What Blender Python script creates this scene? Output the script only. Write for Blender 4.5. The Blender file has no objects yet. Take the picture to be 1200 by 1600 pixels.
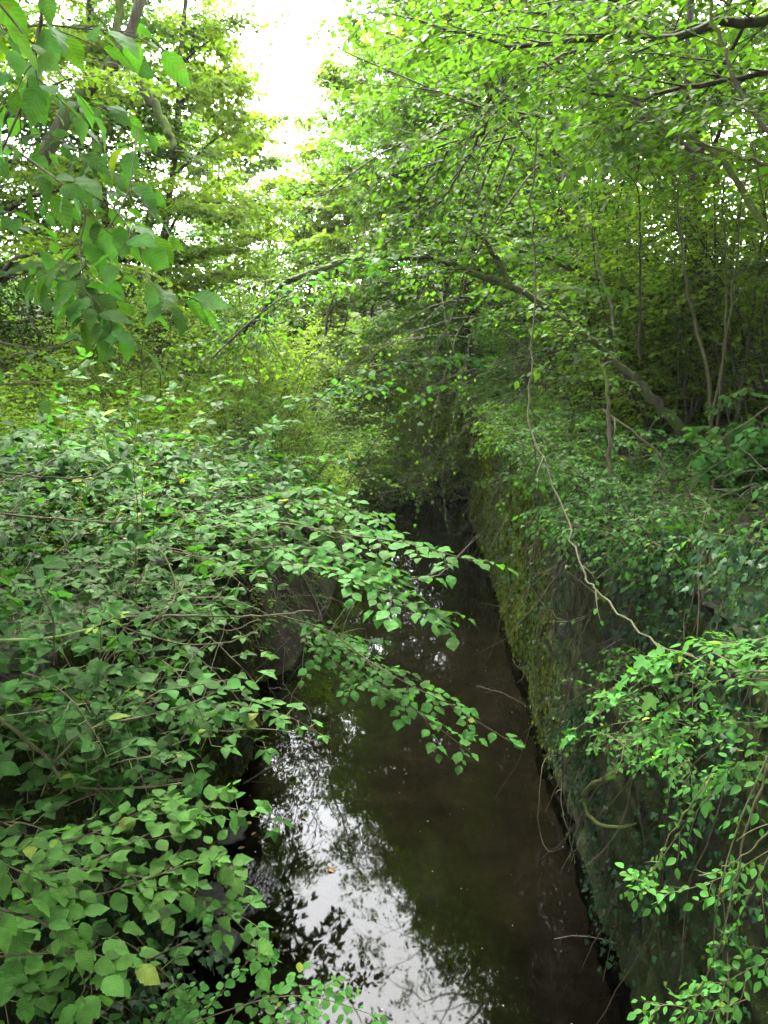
import bpy, math
import numpy as np
from mathutils import Vector, Matrix, Euler

# ------------------------------------------------------------------ camera, sky, sun, exposure
S = bpy.context.scene
COL = S.collection
CAM_H = 5.2
PITCH = math.radians(13.1)
YAW = math.radians(1.9)
cam_data = bpy.data.cameras.new("camera")
cam = bpy.data.objects.new("camera", cam_data)
COL.objects.link(cam)
cam.location = (0, 0, CAM_H)
cam.rotation_euler = Euler((math.pi / 2 - PITCH, 0, YAW), 'XYZ')
cam_data.sensor_fit = 'VERTICAL'
cam_data.sensor_height = 36
cam_data.lens = 27.0
cam_data.clip_start = 0.05
cam_data.clip_end = 600
S.camera = cam

SUN_EL, SUN_AZ = math.radians(60), math.radians(-18)      # azimuth from +Y towards +X
world = bpy.data.worlds.new("World")
S.world = world
world.use_nodes = True
wn, wl = world.node_tree.nodes, world.node_tree.links
wn.clear()
sky = wn.new('ShaderNodeTexSky')
sky.sky_type = 'NISHITA'
sky.sun_disc = False
sky.sun_elevation = SUN_EL
sky.sun_rotation = SUN_AZ
sky.air_density = 1.0
sky.dust_density = 4.0
sky.ozone_density = 1.0
cloud = wn.new('ShaderNodeMixRGB')
cloud.inputs[0].default_value = 0.72
cloud.inputs[2].default_value = (20.5, 21.2, 21.8, 1)
bg = wn.new('ShaderNodeBackground')
bg.inputs[1].default_value = 0.15
wo = wn.new('ShaderNodeOutputWorld')
wl.new(sky.outputs[0], cloud.inputs[1])
wl.new(cloud.outputs[0], bg.inputs[0])
wl.new(bg.outputs[0], wo.inputs[0])

sl = bpy.data.lights.new("sun", 'SUN')
sl.energy = 4.2
sl.angle = math.radians(12)
sl.color = (1.0, 0.95, 0.84)
sun = bpy.data.objects.new("sun", sl)
COL.objects.link(sun)
sd = Vector((math.sin(SUN_AZ) * math.cos(SUN_EL), math.cos(SUN_AZ) * math.cos(SUN_EL), math.sin(SUN_EL)))
sun.rotation_euler = sd.to_track_quat('Z', 'Y').to_euler()

S.view_settings.view_transform = 'Standard'
S.view_settings.look = 'None'
S.view_settings.exposure = 3.3
S.view_settings.gamma = 1.0
S.view_settings.use_curve_mapping = False
S.render.engine = 'CYCLES'
S.cycles.max_bounces = 8
S.cycles.diffuse_bounces = 4
S.cycles.glossy_bounces = 3
S.cycles.transmission_bounces = 5
S.cycles.transparent_max_bounces = 8
S.cycles.sample_clamp_indirect = 10
S.cycles.use_denoising = True
S.cycles.caustics_reflective = False
S.cycles.caustics_refractive = False

# ------------------------------------------------------------------ geometry helpers
rng = np.random.default_rng(7)
Z = np.array([0, 0, 1.0])
CM = np.array(Euler((math.pi / 2 - PITCH, 0, YAW), 'XYZ').to_matrix())
CO = np.array([0, 0, CAM_H])


def ray(x, y):
    return CM @ np.array([(x - 600) / 1200, (800 - y) / 1200, -1.0])


def at(x, y, D):
    """the point at distance D up the channel on the line of sight to photograph pixel x, y"""
    d = ray(x, y)
    return CO + d * (D / d[1])


def at_z(x, y, z):
    d = ray(x, y)
    return CO + d * ((z - CAM_H) / d[2])


def at_x(x, y, X):
    d = ray(x, y)
    return CO + d * (X / d[0])


def unit(v):
    return v / np.maximum(np.linalg.norm(v, axis=-1, keepdims=True), 1e-9)


def smooth(t):
    t = np.clip(t, 0, 1)
    return t * t * (3 - 2 * t)


def vnoise(x, y, seed=0):
    """smooth 2-D value noise 0..1"""
    xi, yi = np.floor(x).astype(int), np.floor(y).astype(int)
    fx, fy = smooth(x - xi), smooth(y - yi)

    def h(a, b):
        n = np.sin(a * 127.1 + b * 311.7 + seed * 74.7) * 43758.5453
        return n - np.floor(n)
    return (h(xi, yi) * (1 - fx) + h(xi + 1, yi) * fx) * (1 - fy) + (h(xi, yi + 1) * (1 - fx) + h(xi + 1, yi + 1) * fx) * fy


def fbm(x, y, seed=0, o=4):
    s, a, t = 0, 0.5, 0
    for i in range(o):
        s = s + a * vnoise(x * 2 ** i, y * 2 ** i, seed + i)
        t += a
        a *= 0.5
    return s / t


def mesh_from(name, v, f, mat=None, var=None, uv=None, smooth_shade=False):
    me = bpy.data.meshes.new(name)
    v = np.ascontiguousarray(v, dtype=np.float32)
    f = np.ascontiguousarray(f, dtype=np.int32)
    k = f.shape[1]
    me.vertices.add(len(v))
    me.vertices.foreach_set("co", v.ravel())
    me.loops.add(f.size)
    me.loops.foreach_set("vertex_index", f.ravel())
    me.polygons.add(len(f))
    me.polygons.foreach_set("loop_start", np.arange(0, f.size, k, dtype=np.int32))
    me.polygons.foreach_set("loop_total", np.full(len(f), k, dtype=np.int32))
    if smooth_shade:
        me.polygons.foreach_set("use_smooth", np.ones(len(f), dtype=bool))
    if uv is not None:
        ul = me.uv_layers.new(name="UVMap")
        ul.data.foreach_set("uv", np.ascontiguousarray(uv[f.ravel()], dtype=np.float32).ravel())
    me.update(calc_edges=True)
    if var is not None:
        a = me.attributes.new("var", 'FLOAT', 'POINT')
        a.data.foreach_set("value", np.ascontiguousarray(var, dtype=np.float32))
    if mat is not None:
        me.materials.append(mat)
    return me


def link(name, me, parent=None, kind=None):
    o = bpy.data.objects.new(name, me)
    COL.objects.link(o)
    if parent is not None:
        o.parent = parent
    if kind:
        o['kind'] = kind
    return o


def thing(name, label, cat, loc, group=None):
    o = bpy.data.objects.new(name, None)
    o.empty_display_size = 0.1
    COL.objects.link(o)
    o.location = [float(c) for c in loc]
    o['label'] = label
    o['category'] = cat
    if group:
        o['group'] = group
    return o


def tag(o, label, cat, group=None):
    o['label'] = label
    o['category'] = cat
    if group:
        o['group'] = group
    return o


def walk(start, d, length, k, wob, grav, r=rng):
    """vectorised growth: N paths of k+1 points; grav pulls down (or up when negative)"""
    start = np.asarray(start, float)
    d = unit(np.asarray(d, float))
    n = len(start)
    length = np.broadcast_to(np.asarray(length, float), (n,))
    st = (length / k)[:, None]
    out = np.empty((n, k + 1, 3))
    out[:, 0] = start
    p = start.copy()
    for i in range(k):
        d = unit(d + r.normal(0, wob, (n, 3)) + np.array([0, 0, -grav]))
        p = p + d * st
        out[:, i + 1] = p
    return out


def sample(paths, t):
    """point and tangent at t (N,M) along paths (N,K,3)"""
    N, K, _ = paths.shape
    f = np.clip(t, 0, 0.9999) * (K - 1)
    i = f.astype(int)
    u = (f - i)[..., None]
    ar = np.arange(N)[:, None]
    a, b = paths[ar, i], paths[ar, i + 1]
    return a * (1 - u) + b * u, unit(b - a)


def kids(paths, m, t0, t1, ang, flat=0.4, r=rng):
    """m side shoots per path: starts, directions"""
    N = len(paths)
    t = np.linspace(t0, t1, m)[None, :] + r.uniform(-0.5, 0.5, (N, m)) * (t1 - t0) / max(m, 1)
    p, tg = sample(paths, t)
    side = np.where((np.arange(m)[None, :] + r.integers(0, 2, (N, 1))) % 2 == 0, 1.0, -1.0)[..., None]
    lat = unit(np.cross(tg, Z) + 1e-4)
    rnd = unit(r.normal(0, 1, (N, m, 3)))
    perp = unit(lat * side * (flat) + (rnd - (rnd * tg).sum(-1, keepdims=True) * tg) * (1 - flat))
    a = np.radians(ang) * r.uniform(0.7, 1.25, (N, m, 1))
    d = tg * np.cos(a) + perp * np.sin(a)
    return p.reshape(-1, 3), d.reshape(-1, 3), t.reshape(-1)


def smooth_path(pts, k=20, wob=0.0, r=rng):
    """Catmull-Rom through control points, k+1 samples"""
    P = np.array(pts, float)
    P = np.vstack([2 * P[0] - P[1], P, 2 * P[-1] - P[-2]])
    n = len(P) - 3
    out = []
    for j in range(k + 1):
        s = min(j / k * n, n - 1e-6)
        i = int(s)
        u = s - i
        a, b, c, d = P[i:i + 4]
        out.append(0.5 * ((2 * b) + (c - a) * u + (2 * a - 5 * b + 4 * c - d) * u * u + (3 * b - a - 3 * c + d) * u ** 3))
    out = np.array(out)
    if wob:
        w = r.normal(0, wob, out.shape)
        w[0] = 0
        out = out + w
    return out


def tubes(paths, r0, r1, sides=5, lump=0.0, r=rng):
    """verts, quads of tapered tubes along paths (N,K,3)"""
    paths = np.asarray(paths, float)
    if paths.ndim == 2:
        paths = paths[None]
    N, K, _ = paths.shape
    r0 = np.broadcast_to(np.asarray(r0, float), (N,))[:, None]
    r1 = np.broadcast_to(np.asarray(r1, float), (N,))[:, None]
    tt = np.linspace(0, 1, K)[None, :]
    rad = r0 * (1 - tt) + r1 * tt
    tg = unit(np.gradient(paths, axis=1))
    mean = np.abs(tg.mean(axis=1))
    ref = np.eye(3)[np.argmin(mean, axis=1)][:, None, :]
    u = unit(np.cross(tg, ref))
    v = np.cross(tg, u)
    a = np.arange(sides) / sides * 2 * np.pi
    rr = rad[:, :, None]
    if lump:
        rr = rr * (1 + r.normal(0, lump, (N, K, sides)))
    else:
        rr = np.broadcast_to(rr, (N, K, sides))
    V = paths[:, :, None, :] + rr[..., None] * (np.cos(a)[None, None, :, None] * u[:, :, None, :] + np.sin(a)[None, None, :, None] * v[:, :, None, :])
    V = V.reshape(-1, 3)
    n_i, k_i, s_i = np.meshgrid(np.arange(N), np.arange(K - 1), np.arange(sides), indexing='ij')
    b = n_i * K * sides + k_i * sides
    s2 = (s_i + 1) % sides
    F = np.stack([b + s_i, b + s2, b + sides + s2, b + sides + s_i], -1).reshape(-1, 4)
    return V, F


def join(parts):
    vs, fs, n = [], [], 0
    for v, f in parts:
        vs.append(v)
        fs.append(f + n)
        n += len(v)
    return np.vstack(vs), np.vstack(fs)


def wood(root, name, parts, mat, kind=None, base=None):
    if not parts:
        return None
    v, f = join(parts)
    b = np.array(root.location) if root is not None else np.zeros(3)
    return link(name, mesh_from(name, v - b, f, mat, smooth_shade=True), root, kind)


# ------------------------------------------------------------------ leaves
def strip_leaf(n, W, peak=0.45, serr=0.0, fold=0.12, droop=0.12, tip=1.0, twist=0.0, wave=0.0):
    ys = np.linspace(0, 1, n + 1)
    q = np.where(ys < peak, ys / peak * 0.5, 0.5 + (ys - peak) / (1 - peak) * 0.5)
    w = W * np.sin(np.pi * q) ** (0.72) * np.where(ys > peak, (1 - (ys - peak) / (1 - peak)) ** (0.25 * tip), 1)
    z = -droop * ys ** 2
    mid = np.stack([twist * ys ** 2 * 0.3, ys, z], 1)
    L, Rr = [], []
    for i in range(1, n):
        s = 1.0 if i % 2 else 1 - serr
        back = -0.02 if serr else 0
        wv = wave * math.sin(i * 1.9)
        L.append([-w[i] * s + mid[i, 0], ys[i] + back, z[i] + fold * w[i] * 2 + wv * w[i]])
        Rr.append([w[i] * s + mid[i, 0], ys[i] + back, z[i] + fold * w[i] * 2 - wv * w[i]])
    V = np.vstack([mid, L, Rr]) if n > 1 else mid
    l0, r0 = n + 1, n + 1 + n - 1
    F = [[0, l0, 1], [0, 1, r0]]
    for i in range(1, n - 1):
        a, b = i, i + 1
        F += [[a, l0 + i - 1, l0 + i], [a, l0 + i, b], [a, b, r0 + i], [a, r0 + i, r0 + i - 1]]
    F += [[n - 1, l0 + n - 2, n], [n - 1, n, r0 + n - 2]]
    uv = np.stack([V[:, 0] / W * 0.5 + 0.5, V[:, 1]], 1)
    return V, np.array(F), uv


def flake(W=0.3, peak=0.45, fold=0.15):
    V = np.array([[0, 0, 0], [-W, peak, fold * W * 2], [W, peak, fold * W * 2], [0, 1, -0.1]], float)
    F = np.array([[0, 3, 1], [0, 2, 3]])
    return V, F, np.stack([V[:, 0] / W * .5 + .5, V[:, 1]], 1)


def fan_leaf(half, c, fold=0.1, droop=0.12, jit=0.0, r=rng):
    half = np.array(half, float)
    full = np.vstack([half, (half * [-1, 1])[1:-1][::-1]])
    full = full + r.normal(0, jit, full.shape) if jit else full
    V = np.vstack([[c], full])
    z = fold * np.abs(V[:, 0]) - droop * np.clip(V[:, 1], 0, 2) ** 2
    V = np.column_stack([V, z])
    n = len(full)
    F = np.array([[0, 1 + i, 1 + (i + 1) % n] for i in range(n)])
    return V, F[:, ::-1], np.stack([V[:, 0] * .8 + .5, V[:, 1]], 1)


IVY = [(0, 0), (.26, -.1), (.5, .1), (.3, .3), (.32, .55), (.13, .62), (0, 1)]
MAPLE = [(0, 0), (.2, -.12), (.46, .0), (.36, .18), (.66, .48), (.44, .5), (.25, .48), (.24, .72), (0, 1)]
TPL = {
    'flake': [flake(0.38), flake(0.42, .4, .3), flake(0.40, .5, .05)],
    'leaf4': [strip_leaf(2, .36, .45, fold=.12, droop=.1), strip_leaf(2, .40, .5, fold=.2, droop=.25), strip_leaf(2, .38, .45, fold=.02, droop=.3, twist=.3)],
    'simple': [strip_leaf(2, .32, .5, fold=.12), strip_leaf(3, .34, .45, fold=.2, droop=.2), strip_leaf(3, .36, .45, fold=.02, droop=.3, twist=.3)],
    'hazel': [strip_leaf(11, .42, .55, .09, .06, .12, 1.6, wave=.06), strip_leaf(10, .43, .52, .09, .14, .28, 1.6, .3, .1),
              strip_leaf(11, .40, .55, .09, .0, .3, 1.6, -.4, .08), strip_leaf(10, .45, .5, .08, .1, .05, 1.5, .2, .12)],
    'hazel_lo': [strip_leaf(4, .42, .5, .0, .08, .15), strip_leaf(4, .44, .5, .0, .15, .3, 1, .3), strip_leaf(3, .42, .5, 0, .02, .2, 1, -.3)],
    'elm': [strip_leaf(12, .34, .45, .08, .08, .15, 1.2, wave=.05), strip_leaf(12, .36, .42, .08, .2, .35, 1.2, .3, .08), strip_leaf(12, .33, .45, .08, .02, .3, 1.2, -.4, .1)],
    'hornbeam': [strip_leaf(12, .40, .5, .10, .08, .12, 1.0, wave=.06), strip_leaf(12, .42, .48, .10, .15, .25, 1.0, .3, .1), strip_leaf(11, .38, .5, .10, .0, .2, 1.0, -.3, .08)],
    'round': [strip_leaf(7, .40, .48, 0, .05, .08, .4), strip_leaf(7, .42, .48, 0, .15, .15, .4, .2), strip_leaf(6, .38, .5, 0, .0, .2, .4, -.2)],
    'oval_lo': [strip_leaf(3, .29, .45, fold=.12, droop=.12), strip_leaf(3, .3, .42, fold=.2, droop=.25, twist=.3), strip_leaf(3, .28, .48, fold=.02, droop=.2, twist=-.3)],
    'oval': [strip_leaf(6, .28, .45, 0, .1, .12, .8), strip_leaf(6, .30, .42, 0, .2, .25, .8, .3), strip_leaf(5, .27, .48, 0, .02, .2, .8, -.3)],
    'bramble': [strip_leaf(9, .34, .42, .09, .10, .12, 1.1, wave=.05), strip_leaf(8, .36, .42, .09, .18, .25, 1.1, .2, .08), strip_leaf(9, .33, .45, .09, .02, .2, 1.1, -.2, .1)],
    'ivy': [fan_leaf(IVY, (0, .3), .15, .1), fan_leaf(IVY, (0, .3), .0, .25), fan_leaf([(a * .85, b) for a, b in IVY], (0, .3), .25, .15)],
    'maple': [fan_leaf(MAPLE, (0, .28), .1, .15), fan_leaf(MAPLE, (0, .28), .0, .3), fan_leaf(MAPLE, (0, .28), .25, .1)],
}
_tplmesh = {}


def tpl_mesh(kind, i, mat):
    key = (kind, i, mat.name)
    if key not in _tplmesh:
        v, f, uv = TPL[kind][i]
        _tplmesh[key] = mesh_from("leaf", v, f, mat, uv=uv, smooth_shade=True)
    return _tplmesh[key]


class Leaves:
    def __init__(self):
        self.a = []

    def add(self, pos, d, nrm, size):
        pos, d, nrm = np.reshape(pos, (-1, 3)), np.reshape(d, (-1, 3)), np.reshape(nrm, (-1, 3))
        self.a.append(np.column_stack([pos, d, nrm, np.broadcast_to(np.asarray(size, float).ravel(), (len(pos),))]))

    def data(self):
        return np.vstack(self.a) if self.a else np.zeros((0, 10))


def frames(D):
    d = unit(D[:, 3:6])
    n = D[:, 6:9]
    n = unit(n - (n * d).sum(1, keepdims=True) * d + 1e-6)
    s = np.cross(d, n)
    return s, d, n


def joined_leaves(name, D, kind, mat, base, uv=False, r=rng):
    s, d, n = frames(D)
    tp = TPL[kind]
    pick = r.integers(0, len(tp), len(D))
    VV, FF, UU, AA, off = [], [], [], [], 0
    for i, (tv, tf, tu) in enumerate(tp):
        m = pick == i
        c = int(m.sum())
        if not c:
            continue
        sz = D[m, 9][:, None, None]
        v = D[m, :3][:, None, :] + sz * (tv[None, :, 0:1] * s[m][:, None, :] + tv[None, :, 1:2] * d[m][:, None, :] + tv[None, :, 2:3] * n[m][:, None, :])
        k = len(tv)
        VV.append(v.reshape(-1, 3))
        FF.append((tf[None] + (np.arange(c) * k)[:, None, None]).reshape(-1, 3) + off)
        UU.append(np.tile(tu, (c, 1)))
        AA.append(np.repeat(r.random(c), k))
        off += c * k
    return mesh_from(name, np.vstack(VV) - base, np.vstack(FF), mat, np.concatenate(AA), np.vstack(UU) if uv else None, smooth_shade=uv)


def put_leaves(root, L, mat, fine, coarse, name='foliage', maxn=300, min_px=10.5, uv=True, part='leaf'):
    """the largest leaves in the picture one by one, the rest joined"""
    D = L.data() if isinstance(L, Leaves) else L
    if not len(D):
        return
    b = np.array(root.location)
    rel = (D[:, :3] + D[:, 3:6] * D[:, 9:10] * .5 - CO) @ CM
    dep = np.maximum(-rel[:, 2], 0.05)
    px, py = 600 + rel[:, 0] / dep * 1200, 800 - rel[:, 1] / dep * 1200
    size = D[:, 9] * 1200 / dep
    ok = (px > -15) & (px < 1215) & (py > -15) & (py < 1615) & (size >= min_px) & (-rel[:, 2] > .3)
    idx = np.where(ok)[0]
    idx = idx[np.argsort(-size[idx])][:maxn]
    s, d, n = frames(D)
    nt = len(TPL[fine])
    for i in idx:
        o = bpy.data.objects.new(part, tpl_mesh(fine, int(rng.integers(nt)), mat))
        z = D[i, 9]
        p = D[i, :3] - b
        o.parent = root
        w = rng.uniform(.92, 1.08) * z
        o.matrix_basis = Matrix(((s[i, 0] * w, d[i, 0] * z, n[i, 0] * z, p[0]), (s[i, 1] * w, d[i, 1] * z, n[i, 1] * z, p[1]),
                                 (s[i, 2] * w, d[i, 2] * z, n[i, 2] * z, p[2]), (0, 0, 0, 1)))
        COL.objects.link(o)
    rest = np.ones(len(D), bool)
    rest[idx] = False
    if rest.any():
        link(name, joined_leaves(name, D[rest], coarse, mat, b, uv), root, 'stuff')


def along(L, paths, n, size, t0=0.1, t1=1.0, ang=55, droop=0.1, tilt=0.35, up=Z, svar=0.25, keep=None, r=rng, petiole=0.15):
    """alternate leaves along paths, blades near level"""
    N = len(paths)
    if N == 0:
        return
    t = np.linspace(t0, t1, n)[None, :] + r.uniform(-.3, .3, (N, n)) * (t1 - t0) / max(n, 1)
    p, tg = sample(paths, t)
    side = np.where((np.arange(n)[None, :] + r.integers(0, 2, (N, 1))) % 2 == 0, 1.0, -1.0)[..., None]
    upv = unit(np.asarray(up) + r.normal(0, tilt, (N, n, 3)))
    lat = unit(np.cross(tg, upv))
    a = np.radians(ang) * r.uniform(.6, 1.3, (N, n, 1))
    a = np.where((np.arange(n) == n - 1)[None, :, None], a * 0.25, a)
    d = unit(tg * np.cos(a) + lat * side * np.sin(a) - Z * droop + r.normal(0, .12, (N, n, 3)))
    sz = size * r.uniform(1 - svar * 1.5, 1 + svar * .7, (N, n))
    p = p + d * (petiole * sz)[..., None]
    p, d, upv, sz = p.reshape(-1, 3), d.reshape(-1, 3), upv.reshape(-1, 3), sz.ravel()
    if keep is not None:
        k = keep(p)
        p, d, upv, sz = p[k], d[k], upv[k], sz[k]
    if len(p):
        L.add(p, d, upv, sz)


# ------------------------------------------------------------------ materials
def nodes(name):
    m = bpy.data.materials.new(name)
    m.use_nodes = True
    m.node_tree.nodes.clear()
    return m, m.node_tree.nodes, m.node_tree.links


def ramp(n, stops):
    r = n.new('ShaderNodeValToRGB')
    e = r.color_ramp.elements
    while len(e) < len(stops):
        e.new(0.5)
    for el, (p, c) in zip(e, stops):
        el.position = p
        el.color = (*c, 1)
    return r


ALB = .62


def leaf_mat(name, cols, trans, rough=0.42, spec=0.5, tmix=0.42, veins=False, glow=1.0):
    m, n, l = nodes(name)
    at_ = n.new('ShaderNodeAttribute')
    at_.attribute_name = 'var'
    oi = n.new('ShaderNodeObjectInfo')
    ad = n.new('ShaderNodeMath'); ad.operation = 'ADD'
    fr = n.new('ShaderNodeMath'); fr.operation = 'FRACT'
    l.new(at_.outputs['Fac'], ad.inputs[0]); l.new(oi.outputs['Random'], ad.inputs[1]); l.new(ad.outputs[0], fr.inputs[0])
    k = len(cols)
    rp = ramp(n, [(i / (k - 1), tuple(q * ALB for q in c)) for i, c in enumerate(cols)])
    l.new(fr.outputs[0], rp.inputs[0])
    old = n.new('ShaderNodeMath'); old.operation = 'MULTIPLY'; old.inputs[1].default_value = 37.3
    of = n.new('ShaderNodeMath'); of.operation = 'FRACT'; og = n.new('ShaderNodeMath'); og.operation = 'GREATER_THAN'; og.inputs[1].default_value = .985
    l.new(fr.outputs[0], old.inputs[0]); l.new(old.outputs[0], of.inputs[0]); l.new(of.outputs[0], og.inputs[0])
    om = n.new('ShaderNodeMixRGB'); om.inputs[2].default_value = (.075, .11, .018, 1)
    l.new(og.outputs[0], om.inputs[0]); l.new(rp.outputs[0], om.inputs[1])
    # broad drift of tone through the plant
    geo = n.new('ShaderNodeNewGeometry')
    nz = n.new('ShaderNodeTexNoise'); nz.inputs['Scale'].default_value = 0.9; nz.inputs['Detail'].default_value = 3
    l.new(geo.outputs['Position'], nz.inputs['Vector'])
    hs = n.new('ShaderNodeHueSaturation')
    mr = n.new('ShaderNodeMapRange'); mr.inputs[1].default_value = .3; mr.inputs[2].default_value = .7
    mr.inputs[3].default_value = .66; mr.inputs[4].default_value = 1.3
    l.new(nz.outputs['Fac'], mr.inputs[0]); l.new(mr.outputs[0], hs.inputs['Value'])
    mh = n.new('ShaderNodeMapRange'); mh.inputs[3].default_value = .475; mh.inputs[4].default_value = .52
    l.new(fr.outputs[0], mh.inputs[0]); l.new(mh.outputs[0], hs.inputs['Hue'])
    l.new(om.outputs[0], hs.inputs['Color'])
    base = hs.outputs[0]
    pb = n.new('ShaderNodeBsdfPrincipled')
    pb.inputs['Roughness'].default_value = min(rough + .16, 1)
    pb.inputs['Specular IOR Level'].default_value = spec * .12
    tr = n.new('ShaderNodeBsdfTranslucent')
    mt = n.new('ShaderNodeMixRGB'); mt.blend_type = 'MULTIPLY'; mt.inputs[0].default_value = 1
    mt.inputs[2].default_value = (*trans, 1)
    tb = n.new('ShaderNodeMapRange'); tb.inputs[3].default_value = .75; tb.inputs[4].default_value = 1.25
    l.new(fr.outputs[0], tb.inputs[0])
    if veins:
        uv = n.new('ShaderNodeUVMap'); uv.uv_map = 'UVMap'
        sp = n.new('ShaderNodeSeparateXYZ'); l.new(uv.outputs[0], sp.inputs[0])
        c = n.new('ShaderNodeMath'); c.operation = 'SUBTRACT'; c.inputs[1].default_value = .5; l.new(sp.outputs[0], c.inputs[0])
        ab = n.new('ShaderNodeMath'); ab.operation = 'ABSOLUTE'; l.new(c.outputs[0], ab.inputs[0])
        mu = n.new('ShaderNodeMath'); mu.operation = 'MULTIPLY_ADD'; mu.inputs[1].default_value = -.55; l.new(ab.outputs[0], mu.inputs[0]); l.new(sp.outputs[1], mu.inputs[2])
        m2 = n.new('ShaderNodeMath'); m2.operation = 'MULTIPLY'; m2.inputs[1].default_value = 50; l.new(mu.outputs[0], m2.inputs[0])
        sn = n.new('ShaderNodeMath'); sn.operation = 'SINE'; l.new(m2.outputs[0], sn.inputs[0])
        pw = n.new('ShaderNodeMapRange'); pw.inputs[1].default_value = .55; pw.inputs[2].default_value = 1; l.new(sn.outputs[0], pw.inputs[0])
        mid = n.new('ShaderNodeMapRange'); mid.inputs[1].default_value = .03; mid.inputs[2].default_value = .0; l.new(ab.outputs[0], mid.inputs[0])
        mx = n.new('ShaderNodeMath'); mx.operation = 'MAXIMUM'; l.new(pw.outputs[0], mx.inputs[0]); l.new(mid.outputs[0], mx.inputs[1])
        mc = n.new('ShaderNodeMixRGB'); mc.inputs[2].default_value = (.2, .3, .1, 1)
        mf = n.new('ShaderNodeMath'); mf.operation = 'MULTIPLY'; mf.inputs[1].default_value = .07; l.new(mx.outputs[0], mf.inputs[0])
        l.new(mf.outputs[0], mc.inputs[0]); l.new(base, mc.inputs[1])
        base = mc.outputs[0]
        bn = n.new('ShaderNodeTexNoise'); bn.inputs['Scale'].default_value = 55; bn.inputs['Detail'].default_value = 4
        l.new(geo.outputs['Position'], bn.inputs['Vector'])
        br_ = n.new('ShaderNodeMapRange'); br_.inputs[1].default_value = .66; br_.inputs[2].default_value = .72; br_.inputs[4].default_value = .75
        l.new(bn.outputs['Fac'], br_.inputs[0])
        bm = n.new('ShaderNodeMixRGB'); bm.inputs[2].default_value = (.07, .05, .018, 1)
        l.new(br_.outputs[0], bm.inputs[0]); l.new(base, bm.inputs[1])
        tn = n.new('ShaderNodeTexNoise'); tn.inputs['Scale'].default_value = 18; l.new(geo.outputs['Position'], tn.inputs['Vector'])
        tm = n.new('ShaderNodeMapRange'); tm.inputs[1].default_value = .3; tm.inputs[2].default_value = .7; tm.inputs[3].default_value = .7; tm.inputs[4].default_value = 1.3
        l.new(tn.outputs['Fac'], tm.inputs[0])
        bh = n.new('ShaderNodeHueSaturation'); l.new(tm.outputs[0], bh.inputs['Value']); l.new(bm.outputs[0], bh.inputs['Color'])
        base = bh.outputs[0]
        bp = n.new('ShaderNodeBump'); bp.inputs['Strength'].default_value = .4; bp.inputs['Distance'].default_value = .003
        bp.invert = True
        l.new(mx.outputs[0], bp.inputs['Height']); l.new(bp.outputs[0], pb.inputs['Normal'])
    l.new(base, pb.inputs['Base Color'])
    # the light that comes through is a brighter, yellower version of the blade's own colour
    gm = n.new('ShaderNodeMixRGB'); gm.blend_type = 'MULTIPLY'; gm.inputs[0].default_value = 1
    l.new(base, gm.inputs[1]); gm.inputs[2].default_value = (*[t * glow for t in trans], 1)
    l.new(gm.outputs[0], tr.inputs['Color'])
    mix = n.new('ShaderNodeMixShader'); mix.inputs[0].default_value = tmix
    l.new(pb.outputs[0], mix.inputs[1]); l.new(tr.outputs[0], mix.inputs[2])
    out = n.new('ShaderNodeOutputMaterial'); l.new(mix.outputs[0], out.inputs[0])
    return m


def solid_mat(name, stops, scale=8, rough=.85, bump=.4, dist=.02, stretch=(1, 1, 1), moss=None, moss_amt=.5, spec=.12, up_moss=False):
    m, n, l = nodes(name)
    tc = n.new('ShaderNodeNewGeometry')
    mp = n.new('ShaderNodeMapping'); mp.inputs['Scale'].default_value = stretch
    l.new(tc.outputs['Position'], mp.inputs['Vector'])
    nz = n.new('ShaderNodeTexNoise'); nz.inputs['Scale'].default_value = scale; nz.inputs['Detail'].default_value = 8; nz.inputs['Roughness'].default_value = .65
    l.new(mp.outputs[0], nz.inputs['Vector'])
    rp = ramp(n, stops); l.new(nz.outputs['Fac'], rp.inputs[0])
    pb = n.new('ShaderNodeBsdfPrincipled'); pb.inputs['Roughness'].default_value = rough; pb.inputs['Specular IOR Level'].default_value = spec
    colr = rp.outputs[0]
    if moss:
        n2 = n.new('ShaderNodeTexNoise'); n2.inputs['Scale'].default_value = scale * .3; n2.inputs['Detail'].default_value = 6
        l.new(mp.outputs[0], n2.inputs['Vector'])
        mr = n.new('ShaderNodeMapRange'); mr.inputs[1].default_value = .62 - moss_amt * .3; mr.inputs[2].default_value = .72 - moss_amt * .3
        l.new(n2.outputs['Fac'], mr.inputs[0])
        mx = n.new('ShaderNodeMixRGB'); l.new(mr.outputs[0], mx.inputs[0]); l.new(colr, mx.inputs[1])
        n3 = n.new('ShaderNodeTexNoise'); n3.inputs['Scale'].default_value = scale * 4; l.new(tc.outputs['Position'], n3.inputs['Vector'])
        r3 = ramp(n, [(.3, tuple(c * .5 for c in moss)), (.7, moss)]); l.new(n3.outputs['Fac'], r3.inputs[0])
        l.new(r3.outputs[0], mx.inputs[2])
        colr = mx.outputs[0]
    l.new(colr, pb.inputs['Base Color'])
    bp = n.new('ShaderNodeBump'); bp.inputs['Strength'].default_value = bump; bp.inputs['Distance'].default_value = dist
    l.new(nz.outputs['Fac'], bp.inputs['Height']); l.new(bp.outputs[0], pb.inputs['Normal'])
    out = n.new('ShaderNodeOutputMaterial'); l.new(pb.outputs[0], out.inputs[0])
    return m


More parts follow.
